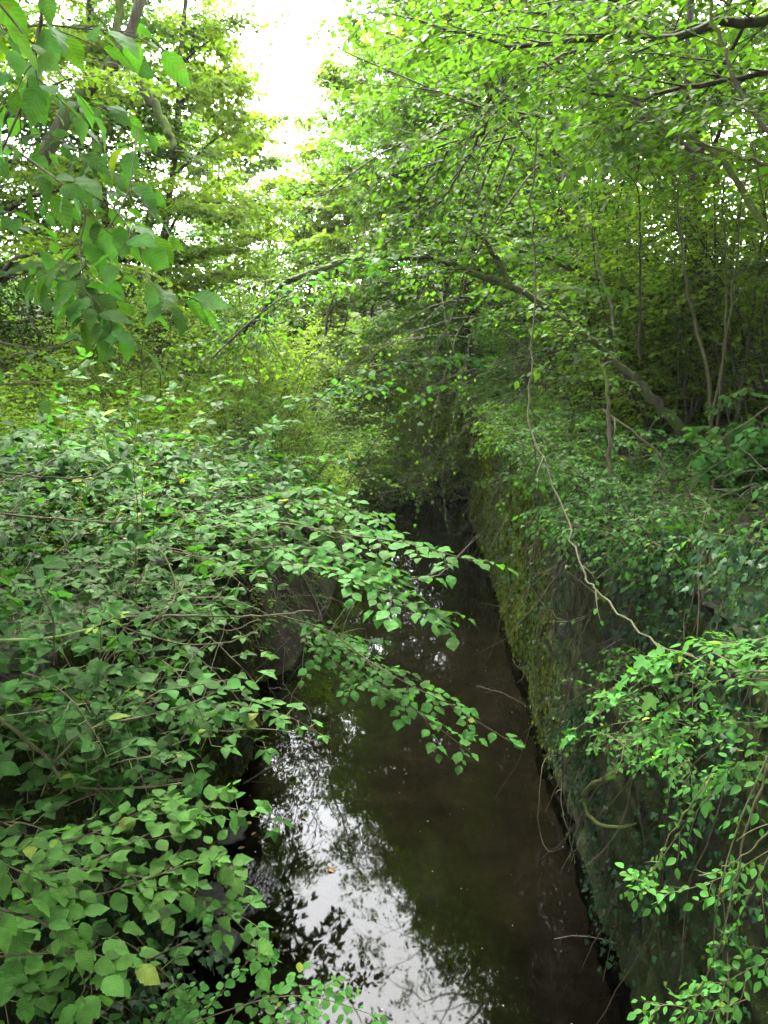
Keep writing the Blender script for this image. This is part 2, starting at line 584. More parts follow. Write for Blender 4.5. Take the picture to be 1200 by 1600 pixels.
YG = (1.85, 2.1, .65)
M = {}
M['tree_leaf'] = leaf_mat('woodland tree leaf', [(.026, .066, .009), (.044, .10, .013), (.072, .135, .018)], YG, tmix=.46)
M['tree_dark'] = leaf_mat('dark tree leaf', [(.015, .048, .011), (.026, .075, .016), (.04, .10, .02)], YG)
M['tree_bright'] = leaf_mat('sunlit tint tree leaf', [(.062, .12, .014), (.095, .155, .018), (.135, .19, .024)], YG, tmix=.5)  # lighter, yellower copy of the tree leaf: sunlight put into the colour
M['herb'] = leaf_mat('nettle leaf', [(.075, .145, .018), (.105, .18, .024), (.145, .215, .028)], YG)
M['bramble'] = leaf_mat('bramble leaf', [(.012, .050, .009), (.020, .076, .012), (.034, .105, .016), (.055, .135, .026)], (2.0, 2.3, .8), .38, .5, .3, True)
M['hazel'] = leaf_mat('hazel leaf', [(.022, .085, .015), (.032, .11, .019), (.046, .135, .023)], (2.1, 2.3, .75), .42, .5, .38, True)
M['elm'] = leaf_mat('wych elm leaf', [(.032, .09, .016), (.045, .12, .022), (.065, .145, .028)], (1.95, 2.4, .6), .4, .55, .46, True)
M['hornbeam'] = leaf_mat('hornbeam leaf', [(.030, .105, .016), (.042, .13, .02), (.06, .155, .025), (.085, .175, .032)], (2.0, 2.2, .7), .4, .5, .35, True)
M['snow'] = leaf_mat('snowberry leaf', [(.028, .10, .018), (.038, .125, .022), (.056, .15, .028)], (2.0, 2.2, .7), .45, .4, .36)
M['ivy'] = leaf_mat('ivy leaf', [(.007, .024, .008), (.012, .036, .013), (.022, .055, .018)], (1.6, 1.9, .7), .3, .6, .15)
M['fern'] = leaf_mat('fern frond', [(.05, .15, .02), (.07, .18, .025)], YG, .35, .5, .35)
M['yellow'] = leaf_mat('new shoot leaf', [(.16, .26, .04), (.2, .3, .05)], (1.8, 1.8, .6), .45, .4, .4)
M['moss'] = leaf_mat('moss frond', [(.03, .05, .006), (.06, .09, .010), (.10, .13, .014)], (1.4, 1.4, .7), .8, .1, .3)
M['grass'] = leaf_mat('meadow grass', [(.08, .15, .03), (.12, .19, .04), (.2, .22, .08)], (1.8, 1.8, .7), .55, .3, .35)
M['petal'] = leaf_mat('white petal', [(.35, .35, .3), (.7, .7, .68)], (1, 1, 1), .6, .2, .3)
M['bark'] = solid_mat('mossy bark', [(.3, (0.0150, 0.0120, 0.0085)), (.6, (0.0450, 0.0375, 0.0275)), (.8, (0.0800, 0.0700, 0.0550))], 14, .85, .8, .02, (1, 1, .25), (.05, .075, .012), .5)
M['bark_arch'] = solid_mat('dark mossy bark', [(.3, (0.0112, 0.0098, 0.0070)), (.6, (0.0350, 0.0294, 0.0210)), (.8, (0.0700, 0.0630, 0.0490))], 14, .85, 1, .03, (1, 1, .25), (.035, .055, .010), .7)
M['bark_dark'] = solid_mat('dark bark', [(.3, (0.0108, 0.0084, 0.0066)), (.7, (0.0360, 0.0288, 0.0216))], 18, .85, .8, .02, (1, 1, .3), (.03, .045, .01), .3)
M['bark_pale'] = solid_mat('pale grey bark', [(.3, (0.0540, 0.0510, 0.0390)), (.7, (0.1320, 0.1260, 0.1020))], 20, .8, .5, .01, (1, 1, .4), (.08, .10, .04), .35)
M['cane'] = solid_mat('olive cane', [(.3, (.020, .022, .009)), (.7, (.055, .05, .022))], 22, .65, .4, .004)
M['cane_green'] = solid_mat('green cane', [(.3, (0.0600, 0.0960, 0.0210)), (.7, (0.0960, 0.1320, 0.0360))], 22, .55, .3, .004)
M['cane_brown'] = solid_mat('brown cane', [(.3, (.018, .015, .008)), (.7, (.052, .042, .024))], 30, .75, .4, .004)
M['dead'] = solid_mat('bleached dead twig', [(.3, (0.0450, 0.0375, 0.0275)), (.7, (0.1200, 0.1050, 0.0850))], 30, .85, .4, .004)
M['mossy_root'] = solid_mat('moss covered root', [(.3, (0.0180, 0.0240, 0.0072)), (.7, (0.0540, 0.0660, 0.0180))], 40, .95, .9, .012)
M['soil'] = solid_mat('bank soil and litter', [(.25, (0.0060, 0.0048, 0.0030)), (.5, (0.0156, 0.0120, 0.0078)), (.7, (0.0300, 0.0228, 0.0144))], 9, .95, .9, .05, (1, 1, 1), (.03, .045, .012), .35)
M['stone'] = solid_mat('wet dark stone', [(.3, (.005, .005, .004)), (.5, (.014, .013, .010)), (.62, (.022, .021, .016)), (.8, (.05, .047, .036))], 9, .8, 1, .06, (1, 1, .7), (.016, .026, .004), .8)
M['rock'] = solid_mat('wet slab', [(.3, (.006, .006, .005)), (.7, (.028, .027, .023))], 12, .5, .9, .03, spec=.3, moss=(.02, .03, .006), moss_amt=.3)
M['mud'] = solid_mat('stream bed silt', [(.3, (.017, .0155, .012)), (.55, (.040, .036, .027)), (.75, (.08, .07, .052))], 2.2, .9, .6, .03)
M['litter'] = solid_mat('fallen leaf', [(.3, (.16, .08, .03)), (.7, (.3, .17, .07))], 30, .7, .3, .004)

# water: clear brown over silt
m, n, l = nodes('stream water')
geo = n.new('ShaderNodeNewGeometry')
nz = n.new('ShaderNodeTexNoise'); nz.inputs['Scale'].default_value = 1.6; nz.inputs['Detail'].default_value = 2
l.new(geo.outputs['Position'], nz.inputs['Vector'])
n2 = n.new('ShaderNodeTexNoise'); n2.inputs['Scale'].default_value = 16; n2.inputs['Detail'].default_value = 3
l.new(geo.outputs['Position'], n2.inputs['Vector'])
RIF = at_z(345, 1390, 0)
dv = n.new('ShaderNodeVectorMath'); dv.operation = 'DISTANCE'; dv.inputs[1].default_value = tuple(RIF)
l.new(geo.outputs['Position'], dv.inputs[0])
mk = n.new('ShaderNodeMapRange'); mk.inputs[1].default_value = .1; mk.inputs[2].default_value = .55; mk.inputs[3].default_value = 1; mk.inputs[4].default_value = 0
l.new(dv.outputs['Value'], mk.inputs[0])
b1 = n.new('ShaderNodeBump'); b1.inputs['Strength'].default_value = .055; b1.inputs['Distance'].default_value = .03; l.new(nz.outputs['Fac'], b1.inputs['Height'])
b2 = n.new('ShaderNodeBump'); b2.inputs['Distance'].default_value = .05
l.new(mk.outputs[0], b2.inputs['Strength']); l.new(n2.outputs['Fac'], b2.inputs['Height']); l.new(b1.outputs[0], b2.inputs['Normal'])
fz = n.new('ShaderNodeFresnel'); fz.inputs[0].default_value = 1.33; l.new(b2.outputs[0], fz.inputs['Normal'])
tr = n.new('ShaderNodeBsdfTransparent'); tr.inputs[0].default_value = (.20, .19, .15, 1)
gl = n.new('ShaderNodeBsdfGlossy'); gl.inputs['Roughness'].default_value = .025; l.new(b2.outputs[0], gl.inputs['Normal'])
mx = n.new('ShaderNodeMixShader'); l.new(fz.outputs[0], mx.inputs[0]); l.new(tr.outputs[0], mx.inputs[1]); l.new(gl.outputs[0], mx.inputs[2])
ou = n.new('ShaderNodeOutputMaterial'); l.new(mx.outputs[0], ou.inputs[0])
M['water'] = m


# light haze in the valley air
m, n, l = nodes('valley haze')
pv = n.new('ShaderNodeVolumePrincipled')
pv.inputs['Color'].default_value = (.93, .97, .9, 1)
pv.inputs['Density'].default_value = .00025
pv.inputs['Anisotropy'].default_value = .3
ou = n.new('ShaderNodeOutputMaterial'); l.new(pv.outputs[0], ou.inputs['Volume'])
hv = np.array([[x, y, z] for z in (-4.0, 34.0) for y in (-30.0, 290.0) for x in (-270.0, 270.0)])
hf = np.array([[0, 2, 3, 1], [4, 5, 7, 6], [0, 1, 5, 4], [2, 6, 7, 3], [0, 4, 6, 2], [1, 3, 7, 5]])
hz_ = link('haze', mesh_from('haze', hv, hf, m), None, 'stuff')
tag(hz_, 'thin pale summer haze filling the whole valley', 'haze')


# ------------------------------------------------------------------ ground, water, walls
def xl(y):
    return np.interp(y, [-30, 9.2, 9.5, 10.2, 11.2, 14, 20, 26, 32, 45, 75], [-2.06, -2.06, -2.9, -2.7, -1.7, -1.35, -1.3, -1.6, -2.6, -7.5, -18])


def xr(y):
    return np.interp(y, [-30, 22, 24, 28, 34, 45, 75], [1.86, 1.86, 1.8, 1.0, -.3, -4.5, -14])


def gz(x, y):
    x, y = np.asarray(x, float), np.asarray(y, float)
    L, R_ = xl(y), xr(y)
    ol, orr = L - x, x - R_
    wl_ = np.interp(y, [9.15, 9.3], [1, 0])
    wr_ = np.interp(y, [21.8, 22.3], [1, 0])
    top_l = np.interp(y, [0, 25, 40, 60], [3.5, 3.2, 3.6, 5.5])
    top_r = np.interp(y, [0, 25, 40, 60], [3.65, 3.3, 3.2, 5.0])
    bl = top_l * (wl_ * smooth((ol - .12) / .2) + (1 - wl_) * smooth((ol + .05) / np.interp(y, [9, 12, 20], [1.3, 1.9, 3.0])))
    br = top_r * (wr_ * smooth((orr - .12) / .2) + (1 - wr_) * smooth((orr + .05) / 2.6))
    bl = bl + .07 * np.clip(ol - 2, 0, 14) + .075 * np.clip(y - 14, 0, 40) * smooth((ol - 1) / 7)
    br = br + .24 * np.clip(orr - .4, 0, 9) + .06 * np.clip(y - 14, 0, 40) * smooth((orr - 1) / 7)
    rough = (fbm(x * .9, y * .9, 3) - .5) * .5 + (fbm(x * 3, y * 3, 9) - .5) * .16
    bed = -.33 + (fbm(x * 1.3, y * 1.3, 5) - .5) * .25 + .27 * smooth((y - 14) / 8)
    edge_l = smooth((.5 - np.abs(ol)) / .5) * (1 - wl_) * .1
    h = np.where(ol > 0, bed * (1 - smooth(ol / .3)) + bl + rough * smooth(ol / 1.0), np.where(orr > 0, bed * (1 - smooth(orr / .3)) + br + rough * smooth(orr / 1.0), bed + edge_l))
    return h


def build_ground():
    ys = np.concatenate([np.arange(-14, 14, .22), np.arange(14, 30, .4), np.arange(30, 80, 1.2), np.linspace(80, 260, 12)])
    offs = np.concatenate([[0, .1, .16, .22, .28, .34], np.arange(.5, 5, .25), np.arange(5, 14, .6), np.arange(14, 40, 3), [60, 120, 240]])
    mid = np.linspace(0, 1, 12)[1:-1]
    V = []
    for y in ys:
        a, b = float(xl(y)), float(xr(y))
        xs = np.concatenate([a - offs[::-1], a + (b - a) * mid, b + offs])
        V.append(np.column_stack([xs, np.full(len(xs), y), gz(xs, np.full(len(xs), y))]))
    V = np.array(V)
    A, B = V.shape[:2]
    i, j = np.meshgrid(np.arange(A - 1), np.arange(B - 1), indexing='ij')
    q = i * B + j
    F = np.stack([q, q + 1, q + B + 1, q + B], -1).reshape(-1, 4)
    me = mesh_from('ground', V.reshape(-1, 3), F, M['soil'], smooth_shade=True)
    me.materials.append(M['mud'])
    no, nm = len(offs), len(mid)
    mi = np.zeros((A - 1, B - 1), dtype=np.int32)
    mi[:, no - 1:no + nm] = 1
    me.polygons.foreach_set("material_index", mi.ravel())
    link('ground', me, None, 'structure')
    # water sheet follows the channel
    ys = np.arange(-14, 70, 1.0)
    W = np.array([[[float(xl(y)) - .45, y, 0], [float(xr(y)) + .28, y, 0]] for y in ys])
    i = np.arange(len(ys) - 1)[:, None] * 2
    F = np.hstack([i, i + 1, i + 3, i + 2])
    link('water', mesh_from('water', W.reshape(-1, 3), F, M['water']), None, 'structure')


build_ground()


def build_wall(name, label, X, sgn, y0, y1, top, seed):
    """coursed rubble face at x = X looking towards the channel, battered and uneven, with a coping"""
    r = np.random.default_rng(seed)
    ny, nz_ = int((y1 - y0) / .07), int((top + .6) / .07)
    ys, zs = np.linspace(y0, y1, ny), np.linspace(-.6, top, nz_)
    Y, ZZ = np.meshgrid(ys, zs, indexing='ij')
    course = ZZ / .27 + (fbm(Y * .7, ZZ * .7, seed) - .5) * .5
    ci = np.floor(course)
    cf = course - ci
    bl = Y / (.52) + np.mod(ci * .37, 1) * 1.0 + (vnoise(Y * 1.1, ci * 3.3, seed + 2) - .5) * .8
    bi = np.floor(bl)
    bf = bl - bi
    e = np.minimum(np.minimum(cf, 1 - cf) * .27, np.minimum(bf, 1 - bf) * .52)
    prou = vnoise(bi * 7.7 + .5, ci * 5.1 + .5, seed + 4)
    d = smooth(e / .035) * (.03 + .05 * prou) + (fbm(Y * 5, ZZ * 5, seed + 7) - .5) * .10 + (fbm(Y * 1.2, ZZ * .9, seed + 8) - .5) * .16
    d = d + .05 * smooth((.25 - ZZ) / .6)
    Xs = X - sgn * d
    V = np.stack([Xs, Y, ZZ], -1).reshape(-1, 3)
    i, j = np.meshgrid(np.arange(ny - 1), np.arange(nz_ - 1), indexing='ij')
    q = i * nz_ + j
    F = np.stack([q, q + 1, q + nz_ + 1, q + nz_], -1).reshape(-1, 4)
    if sgn < 0:
        F = F[:, ::-1]
    # end return and top as extra quads
    thick = .5
    n0 = len(V)
    ends = []
    for yi, yy in ((0, y0), (ny - 1, y1)):
        for j in range(nz_ - 1):
            a, b = yi * nz_ + j, yi * nz_ + j + 1
            p, p2 = V[a].copy(), V[b].copy()
            p[0] = X + sgn * thick; p2[0] = X + sgn * thick
            ends.append((a, b, p2, p))
    EV, EF = [], []
    for a, b, p2, p in ends:
        k = n0 + len(EV)
        EV += [p2, p]
        EF.append([a, b, k, k + 1])
    for i_ in range(ny - 1):
        a, b = i_ * nz_ + nz_ - 1, (i_ + 1) * nz_ + nz_ - 1
        p, p2 = V[a].copy(), V[b].copy()
        p[0] = X + sgn * thick; p2[0] = X + sgn * thick
        k = n0 + len(EV)
        EV += [p2, p]
        EF.append([a, b, k, k + 1])
    V = np.vstack([V, EV]); F = np.vstack([F, EF])
    base = np.array([X, (y0 + y1) / 2, 0])
    root = thing(name, label, 'wall', base)
    link('masonry', mesh_from('masonry', V - base, F, M['stone'], smooth_shade=True), root)
    # hanging moss: short drooping blades in patches
    N = 46000 if y1 > 12 else 16000
    u, w = r.uniform(max(y0, 2.5), y1, N), r.uniform(0, 1, N) ** .8 * top
    dens = fbm(u * .9, w * .35, seed + 20) + .30 * smooth((u - 9) / 4) * (y1 > 12) - .05
    k = dens > r.uniform(.35, .75, N)
    u, w = u[k], w[k]
    iy = np.clip(((u - y0) / (y1 - y0) * (ny - 1)).astype(int), 0, ny - 1)
    iz = np.clip(((w + .6) / (top + .6) * (nz_ - 1)).astype(int), 0, nz_ - 1)
    P = np.column_stack([Xs[iy, iz] - sgn * .005, u, w])
    dd = unit(np.column_stack([-sgn * r.uniform(.1, .6, len(P)), r.normal(0, .3, len(P)), -np.ones(len(P))]))
    nn = np.column_stack([-sgn * np.ones(len(P)), r.normal(0, .4, len(P)), r.uniform(0, .8, len(P))])
    D = np.column_stack([P, dd, nn, r.uniform(.035, .10, len(P)) * np.clip(P[:, 1] / 11, .3, 1)])
    link('moss', joined_leaves('moss', D, 'flake', M['moss'], base), root, 'stuff')
    return root


build_wall('stone_wall', 'long mossy stone wall hung with ivy along the right edge of the water', 1.86, 1, -3, 22.2, 3.6, 11)
build_wall('stone_wall', 'shorter mossy stone wall below the brambles on the left edge of the water', -2.06, -1, -3, 9.25, 3.45, 23)
# the far end of the left wall shows as a rounded, mossy corner; the recess behind it is bare earth (ground)


# ------------------------------------------------------------------ woody plants
def channel(p):
    x, y, z = p[:, 0], p[:, 1], p[:, 2]
    top = np.interp(y, [10, 13, 20, 28], [2.3, 2.5, 2.5, 2.3]) + (vnoise(x * 2, y * 2, 44) - .5)
    return (x > xl(y) + .1) & (x < xr(y) - .25) & (z < top) & (y > 10) & (y < 20.5)


def clear_channel(p):
    return ~(channel(p) & (vnoise(p[:, 0] * 5, p[:, 1] * 5 + p[:, 2] * 3, 6) < .85))


def gap(p):
    """open sky left above the stream, curving away to the left with the water; ragged edges"""
    x, y, z = p[:, 0], p[:, 1], p[:, 2]
    xc = np.interp(y, [0, 9, 14, 18, 24, 30, 50, 90], [1.7, 1.1, -.3, -2.5, -3.8, -4.9, -7.6, -13])
    z0 = np.interp(y, [0, 14, 30, 50, 80], [6.6, 8.0, 11.8, 15.5, 21])
    hw = np.clip(.42 * (z - z0), 0, np.interp(y, [0, 8.5, 11, 15, 30, 60], [0, 0, 1.3, 1.15, 1.5, 3.2]))
    hw = hw + (vnoise(y * 1.3, z * 1.3, 4) - .5) * 1.3 * (z > 7.5) * (y > 9.5)
    inside = np.abs(x - xc) < hw
    # the same opening higher up, where it swings back over the channel
    q = (z + 5.2) / np.maximum(y, .1)
    cx = np.interp(q, [.70, 1.0, 1.15], [-.09, .02, .07]) * y
    hq = (np.interp(q, [.70, 1.0], [.036, .078]) + (vnoise(y * 1.7, z * 1.7, 14) - .5) * .10 - .008) * y
    inside |= (q > .70) & (q < 1.2) & (y > 10) & (y < 34) & (np.abs(x - cx) < hq)
    inside |= channel(p)
    stray = vnoise(x * 5 + 50, y * 5 + z * 4, 8) > np.where((y > 10) & (z > 7), .74, .93)
    low = (z > 4.2) & (z < 9) & (np.abs(x) < .6) & (y < 3)
    nearcam = (np.linalg.norm(p - CO, axis=1) < 2.6)
    return ~(inside & ~stray) & ~nearcam & ~low


def tree(name, label, base, H, lean=(0, 0), r=.12, spread=3.0, nl=12, nsub=7, ntw=5, nleaf=6, size=.08, mat='tree_leaf', bark='bark_dark',
         lo=.25, kind='leaf4', group=None, seed=1, keep=gap, el=35, sides=7, crown='crown', droop=.03, cat='tree', twl=.7, wob=.07):
    g = np.random.default_rng(seed)
    bx, by = base
    far_off = by > 30
    nl, nsub, ntw, nleaf = int(nl * 1.35), int(nsub * (1.35 if far_off else 1.6)), int(ntw * (1.3 if far_off else 1.7)), int(nleaf * 1.7)
    size = size * 1.2
    bz = float(gz(bx, by)) - .1
    root = thing(name, label, cat, (bx, by, bz), group)
    b = np.array([[bx, by, bz]])
    tr = walk(b, [[lean[0], lean[1], 1.0]], H, 12, wob, -.02, g)
    v = tubes(tr, r, r * .12, sides, .05, g)
    wood(root, 'trunk', [v], M[bark])
    # limbs
    t = np.linspace(lo, .97, nl) + g.uniform(-.02, .02, nl)
    p, tg = sample(np.repeat(tr, 1, 0), t[None, :])
    p, tg = p[0], tg[0]
    az = np.arange(nl) * 2.4 + g.uniform(0, 6.28) + g.normal(0, .3, nl)
    e = np.radians(el) * (0.4 + .9 * t)
    d = np.column_stack([np.cos(az) * np.cos(e), np.sin(az) * np.cos(e), np.sin(e)]) + tg * .15
    ln = spread * (1.05 - .6 * ((t - lo) / (1 - lo)) ** 2.4) * g.uniform(.75, 1.15, nl)
    limbs = walk(p, d, ln, 8, .13, .02 + droop, g)
    rr = r * (1 - t * .8) * .45 + .004
    for i in range(nl):
        wood(root, 'limb', [tubes(limbs[i:i + 1], rr[i], .006, 5, 0, g)], M[bark])
    sp, sdr, st = kids(limbs, nsub, .2, .98, 50, .75, g)
    subs = walk(sp, sdr, np.repeat(ln, nsub) * (.55 - .3 * np.clip(st, 0, 1)) * g.uniform(.7, 1.2, len(sp)), 4, .12, droop * 1.5, g)
    tp, td, _ = kids(subs, ntw, .15, 1, 45, .8, g)
    tw = walk(tp, td, twl * g.uniform(.5, 1.2, len(tp)), 2, .1, droop * 2, g)
    kt = keep(tw[:, -1]) if keep is not None else np.ones(len(tw), bool)
    tw = tw[kt]
    ks = keep(subs[:, -1]) if keep is not None else np.ones(len(subs), bool)
    near = 4 < by < 10
    tw_parts = [tubes(subs[ks] if by < 30 else subs[ks][::4], .010, .003, 3, 0, g)]
    if near:
        tw_parts.append(tubes(tw, .004, .0015, 3, 0, g))
    wood(root, 'twigs', tw_parts, M[bark], 'stuff')
    L = Leaves()
    along(L, tw, nleaf, size, .05, 1, 50, .15 + droop, .38, Z, .35, keep, g)
    along(L, subs[ks], nleaf, size, .1, 1, 50, .15, .38, Z, .35, keep, g)
    D = L.data()
    if len(D):
        link(crown, joined_leaves(crown, D, kind, M[mat], np.array(root.location), r=g), root, 'stuff')
    return root


# right bank: nearer trees whose canopy fills the upper right of the photograph
TR = 'trees on the right bank'
tree('tree', 'slim dark trunked tree at the extreme upper right, nearest tree on that bank', (6.2, 7.0), 9.5, (-.10, .05), .12, 4.2, 16, 8, 6, 7, .10, seed=101, group=TR, lo=.08)
tree('tree', 'broad leafy tree reaching over the water at the top of the photo', (4.3, 11.0), 11, (-.14, -.02), .10, 4.6, 18, 8, 6, 7, .10, seed=102, group=TR, lo=.10)
tree('tree', 'tall right bank tree with a fine twiggy crown just right of the patch of sky', (3.8, 16.5), 12, (-.18, -.02), .15, 4.6, 18, 8, 6, 6, .10, kind='flake', seed=103, group=TR, lo=.18)
tree('tree', 'tall tree standing farther back on the right, behind the leaning trunk', (8.5, 24.0), 11, (-.05, 0), .17, 4, 16, 6, 6, 5, .12, 'tree_bright', kind='flake', seed=105, group=TR, lo=.06)
tree('tree', 'slender tree beyond the end of the right wall, leaning over the stream bend', (3.4, 25.0), 12, (-.10, 0), .14, 4.5, 16, 7, 6, 5, .12, 'tree_leaf', kind='flake', seed=107, group=TR, lo=.05)
BACK = []
# over the bridge, above the camera: seen only in the water's reflection
BR_ = tree('tree', 'tree beside the bridge whose crown shades the near water from the right', (5.6, 2.4), 12, (-.12, .10), .17, 5.2, 20, 8, 7, 5, .20, 'tree_dark', kind='flake', seed=108, lo=.34)
tree('tree', 'tree beside the bridge whose crown shades the near water from the left', (-6.0, 1.6), 12, (.10, .10), .17, 5.0, 20, 8, 7, 5, .20, 'tree_dark', kind='flake', seed=109, lo=.36)

def copy_tree(o, parent=None):
    c = o.copy()
    COL.objects.link(c)
    c.parent = parent
    for ch in o.children:
        copy_tree(ch, c)
    return c


tree('tree', 'high crowned tree on the left bank whose crown overhangs the brambles', (-5.6, 6.6), 14, (.05, 0), .16, 4.4, 18, 8, 7, 5, .20, 'tree_dark', kind='flake', seed=110, lo=.5)
tree('tree', 'high crowned tree at the far left above the near bank', (-10.0, 4.6), 14, (.02, 0), .18, 4.8, 18, 8, 7, 5, .20, 'tree_dark', kind='flake', seed=111, lo=.4)
tree('tree', 'high crowned tree on the right bank above the near end of the wall', (5.4, 6.0), 13, (-.06, 0), .15, 4.6, 18, 8, 7, 5, .20, 'tree_dark', kind='flake', seed=112, lo=.42)
SHADE_TREE = tree('tree', 'unseen dense tree behind the bridge to the right of the stream, added to block sky light', (6.5, -4.0), 12, (0, 0), .17, 4.8, 20, 8, 7, 6, .21, 'tree_dark', kind='flake', seed=113, lo=.04, keep=None)  # this tree and its copies: out of view, added to darken the foreground
for x, y, a, sc, lb in [(-6.5, -4.0, 4.0, 1.0, 'unseen dense tree behind the bridge to the left of the stream, added to block sky light'),
                        (1.0, -9.5, 1.0, 1.15, 'unseen dense tree farthest back behind the bridge, added to block sky light'), (11.5, 1.5, 5.0, 1.0, 'unseen dense tree out to the right of the bridge, added to block sky light'),
                        (-12.0, 1.5, 3.2, 1.0, 'unseen dense tree out to the left of the bridge, added to block sky light'), 
                        (-13.0, -8.0, 1.9, 1.2, 'unseen dense tree back left behind the bridge, added to block sky light'),
                        (13.0, -7.0, 4.4, 1.2, 'unseen dense tree back right behind the bridge, added to block sky light')]:
    c = copy_tree(SHADE_TREE)
    c.location = (x, y, 3.4)
    c.rotation_euler = (0, 0, a)
    c.scale = (sc, sc, sc)
    c['label'] = lb

# left bank
TL = 'trees on the left bank'
tree('tree', 'tree with a dark forked trunk at the upper left, nearest tree on that bank', (-8.8, 16.0), 13, (.04, .02), .19, 4.4, 18, 8, 6, 6, .10, 'tree_bright', kind='flake', seed=121, group=TL, lo=.14)
tree('tree', 'leafy tree left of the patch of sky, its crown hanging to mid height', (-7.4, 20.5), 14, (.02, 0), .15, 3.6, 18, 8, 6, 6, .12, 'tree_leaf', kind='flake', seed=122, group=TL, lo=.08)
tree('tree', 'dense dark tree filling the far left behind the large near leaves', (-14.0, 15.0), 12, (0, 0), .16, 4.6, 18, 7, 6, 6, .12, 'tree_dark', kind='flake', seed=123, group=TL, lo=.12)
tree('tree', 'shaded tree behind the meadow at left', (-11.0, 21.0), 14, (0, 0), .17, 5, 18, 7, 6, 5, .13, 'tree_dark', kind='flake', seed=124, group=TL, lo=.08)

tree('tree', 'leafy tree whose edge forms the left side of the sky gap', (-6.0, 18.5), 13, (.0, 0), .12, 3.0, 18, 8, 6, 6, .11, 'tree_bright', kind='flake', seed=128, group=TL, lo=.1)
tree('tree', 'slanting tree at the bend whose crown forms the right side of the sky gap', (2.7, 23.2), 11, (-.24, 0), .13, 4.2, 18, 8, 6, 6, .13, 'tree_leaf', kind='flake', seed=129, group=TR, lo=.36)
tree('tree', 'tree beyond the bend, straight above the shallow water', (1.9, 30.0), 14, (-.12, 0), .14, 5.0, 18, 8, 6, 6, .16, 'tree_bright', kind='flake', seed=130, group=TR, lo=.25)
tree('tree', 'second slanting tree closing the right side of the sky gap high up', (3.3, 20.2), 12.5, (-.22, 0), .11, 4.2, 18, 8, 6, 6, .12, 'tree_leaf', kind='flake', seed=131, group=TR, lo=.2)
tree('tree', 'tall thin tree past the bend just right of the sky gap', (2.4, 27.0), 14, (-.15, 0), .12, 4.4, 18, 8, 6, 6, .14, 'tree_leaf', kind='flake', seed=132, group=TR, lo=.38)
tree('tree', 'pale round tree filling the foot of the sky gap from the left', (-7.6, 35.0), 11.5, (.03, 0), .14, 3.6, 18, 8, 6, 6, .2, 'tree_bright', kind='flake', seed=133, group=TL, lo=.04)
tree('tree', 'pale small tree filling the foot of the sky gap in the middle', (-4.4, 33.0), 9, (-.02, 0), .12, 3.0, 18, 8, 6, 6, .18, 'tree_bright', kind='flake', seed=134, group=TL, lo=.04)
tree('tree', 'tree far up the bend that closes the sky gap from the right', (-1.4, 34.0), 13.5, (0, 0), .14, 3.8, 18, 8, 6, 6, .18, 'tree_leaf', kind='flake', seed=135, group=TR, lo=.1)
HZ = 'tall multi-stemmed hazels on both banks'
HZL = [(3.7, 10.6, 2.8, 1.3, .085, 'tree_bright', 'young hazel just behind the middle of the leaning trunk'),
       (4.9, 9.8, 3.0, 1.4, .085, 'tree_bright', 'young hazel with light leaves behind the base of the leaning trunk'),
       (5.9, 8.4, 2.8, 1.3, .08, 'tree_leaf', 'young hazel at the right edge next to the upright stems'),
       (3.2, 12.2, 2.6, 1.2, .085, 'tree_leaf', 'young hazel on the right wall top left of the leaning trunk'),
       (3.9, 13.2, 5.0, 1.9, .10, 'tree_leaf', 'tall hazel directly behind the crown of the arching trunk'),
       (6.2, 9.6, 5.0, 2.0, .09, 'tree_bright', 'tall hazel behind the slender upright stems'),
       (4.9, 18.5, 5.5, 2.2, .11, 'tree_bright', 'sunlit hazel over the middle of the right wall'),
       (10.5, 11.5, 6, 2.4, .10, 'tree_leaf', 'hazel at the extreme right under the crooked fork'),
       (6.8, 23.0, 6, 2.6, .13, 'tree_bright', 'bright hazel far behind the arching trunk'),
       (2.9, 30.0, 6, 2.4, .15, 'tree_leaf', 'hazel beyond the end of the right wall under the canopy'),
       (-5.4, 24, 5.0, 2.0, .12, 'tree_leaf', 'tall hazel on the left bank beside the sunlit clearing'),
       (-8.0, 17.5, 5.0, 2.2, .11, 'tree_leaf', 'tall hazel behind the large drooping elm leaves'),
       (-12.0, 11.5, 5.0, 2.2, .10, 'tree_leaf', 'shaded hazel at the extreme left behind the elm twigs')]
HAZELS = HZL

# far trees closing the view
FT = 'distant trees closing the valley'
far = [(-2.6, 44, 16, 'tree_bright', 'pale sunlit tree in the distance directly under the patch of sky'),
       (-10.6, 41, 17, 'tree_bright', 'distant pale tree just left below the patch of sky'),
       (-6.4, 47, 9.5, 'tree_bright', 'low pale distant tree exactly at the foot of the sky gap'),
       (.8, 38, 15, 'tree_leaf', 'distant round tree just right below the patch of sky'),
       (5.5, 42, 14, 'tree_leaf', 'distant tall tree behind the centre right canopy'),
       (13, 46, 14, 'tree_bright', 'distant bright tree glimpsed through the right canopy'),
       (-14, 36, 15, 'tree_leaf', 'distant tree behind the left bank trees'),
       (-19, 28, 14, 'tree_dark', 'distant dark tree at the far left beyond the meadow'),
       (20, 40, 15, 'tree_leaf', 'distant tree at the far right behind the bright foliage'),
       (-1.5, 56, 14, 'tree_leaf', 'farthest central tree on the rising ground'),
       (-10, 58, 15, 'tree_leaf', 'farthest tree behind the pale distant trees at left'),
       (8, 54, 17, 'tree_leaf', 'farthest tree at right of centre'),
       (20, 48, 18, 'tree_dark', 'farthest tree at the right'),
       (-26, 44, 18, 'tree_dark', 'farthest tree at the left')]
for i, (x, y, h, mt, lb) in enumerate(far):
    tree('tree', lb, (x, y), h, (0, 0), .2, h * .36, 16, 7, 5, 4, .2, mt, kind='flake', seed=200 + i, group=FT, lo=.04, sides=5,
         keep=gap, wob=.04)


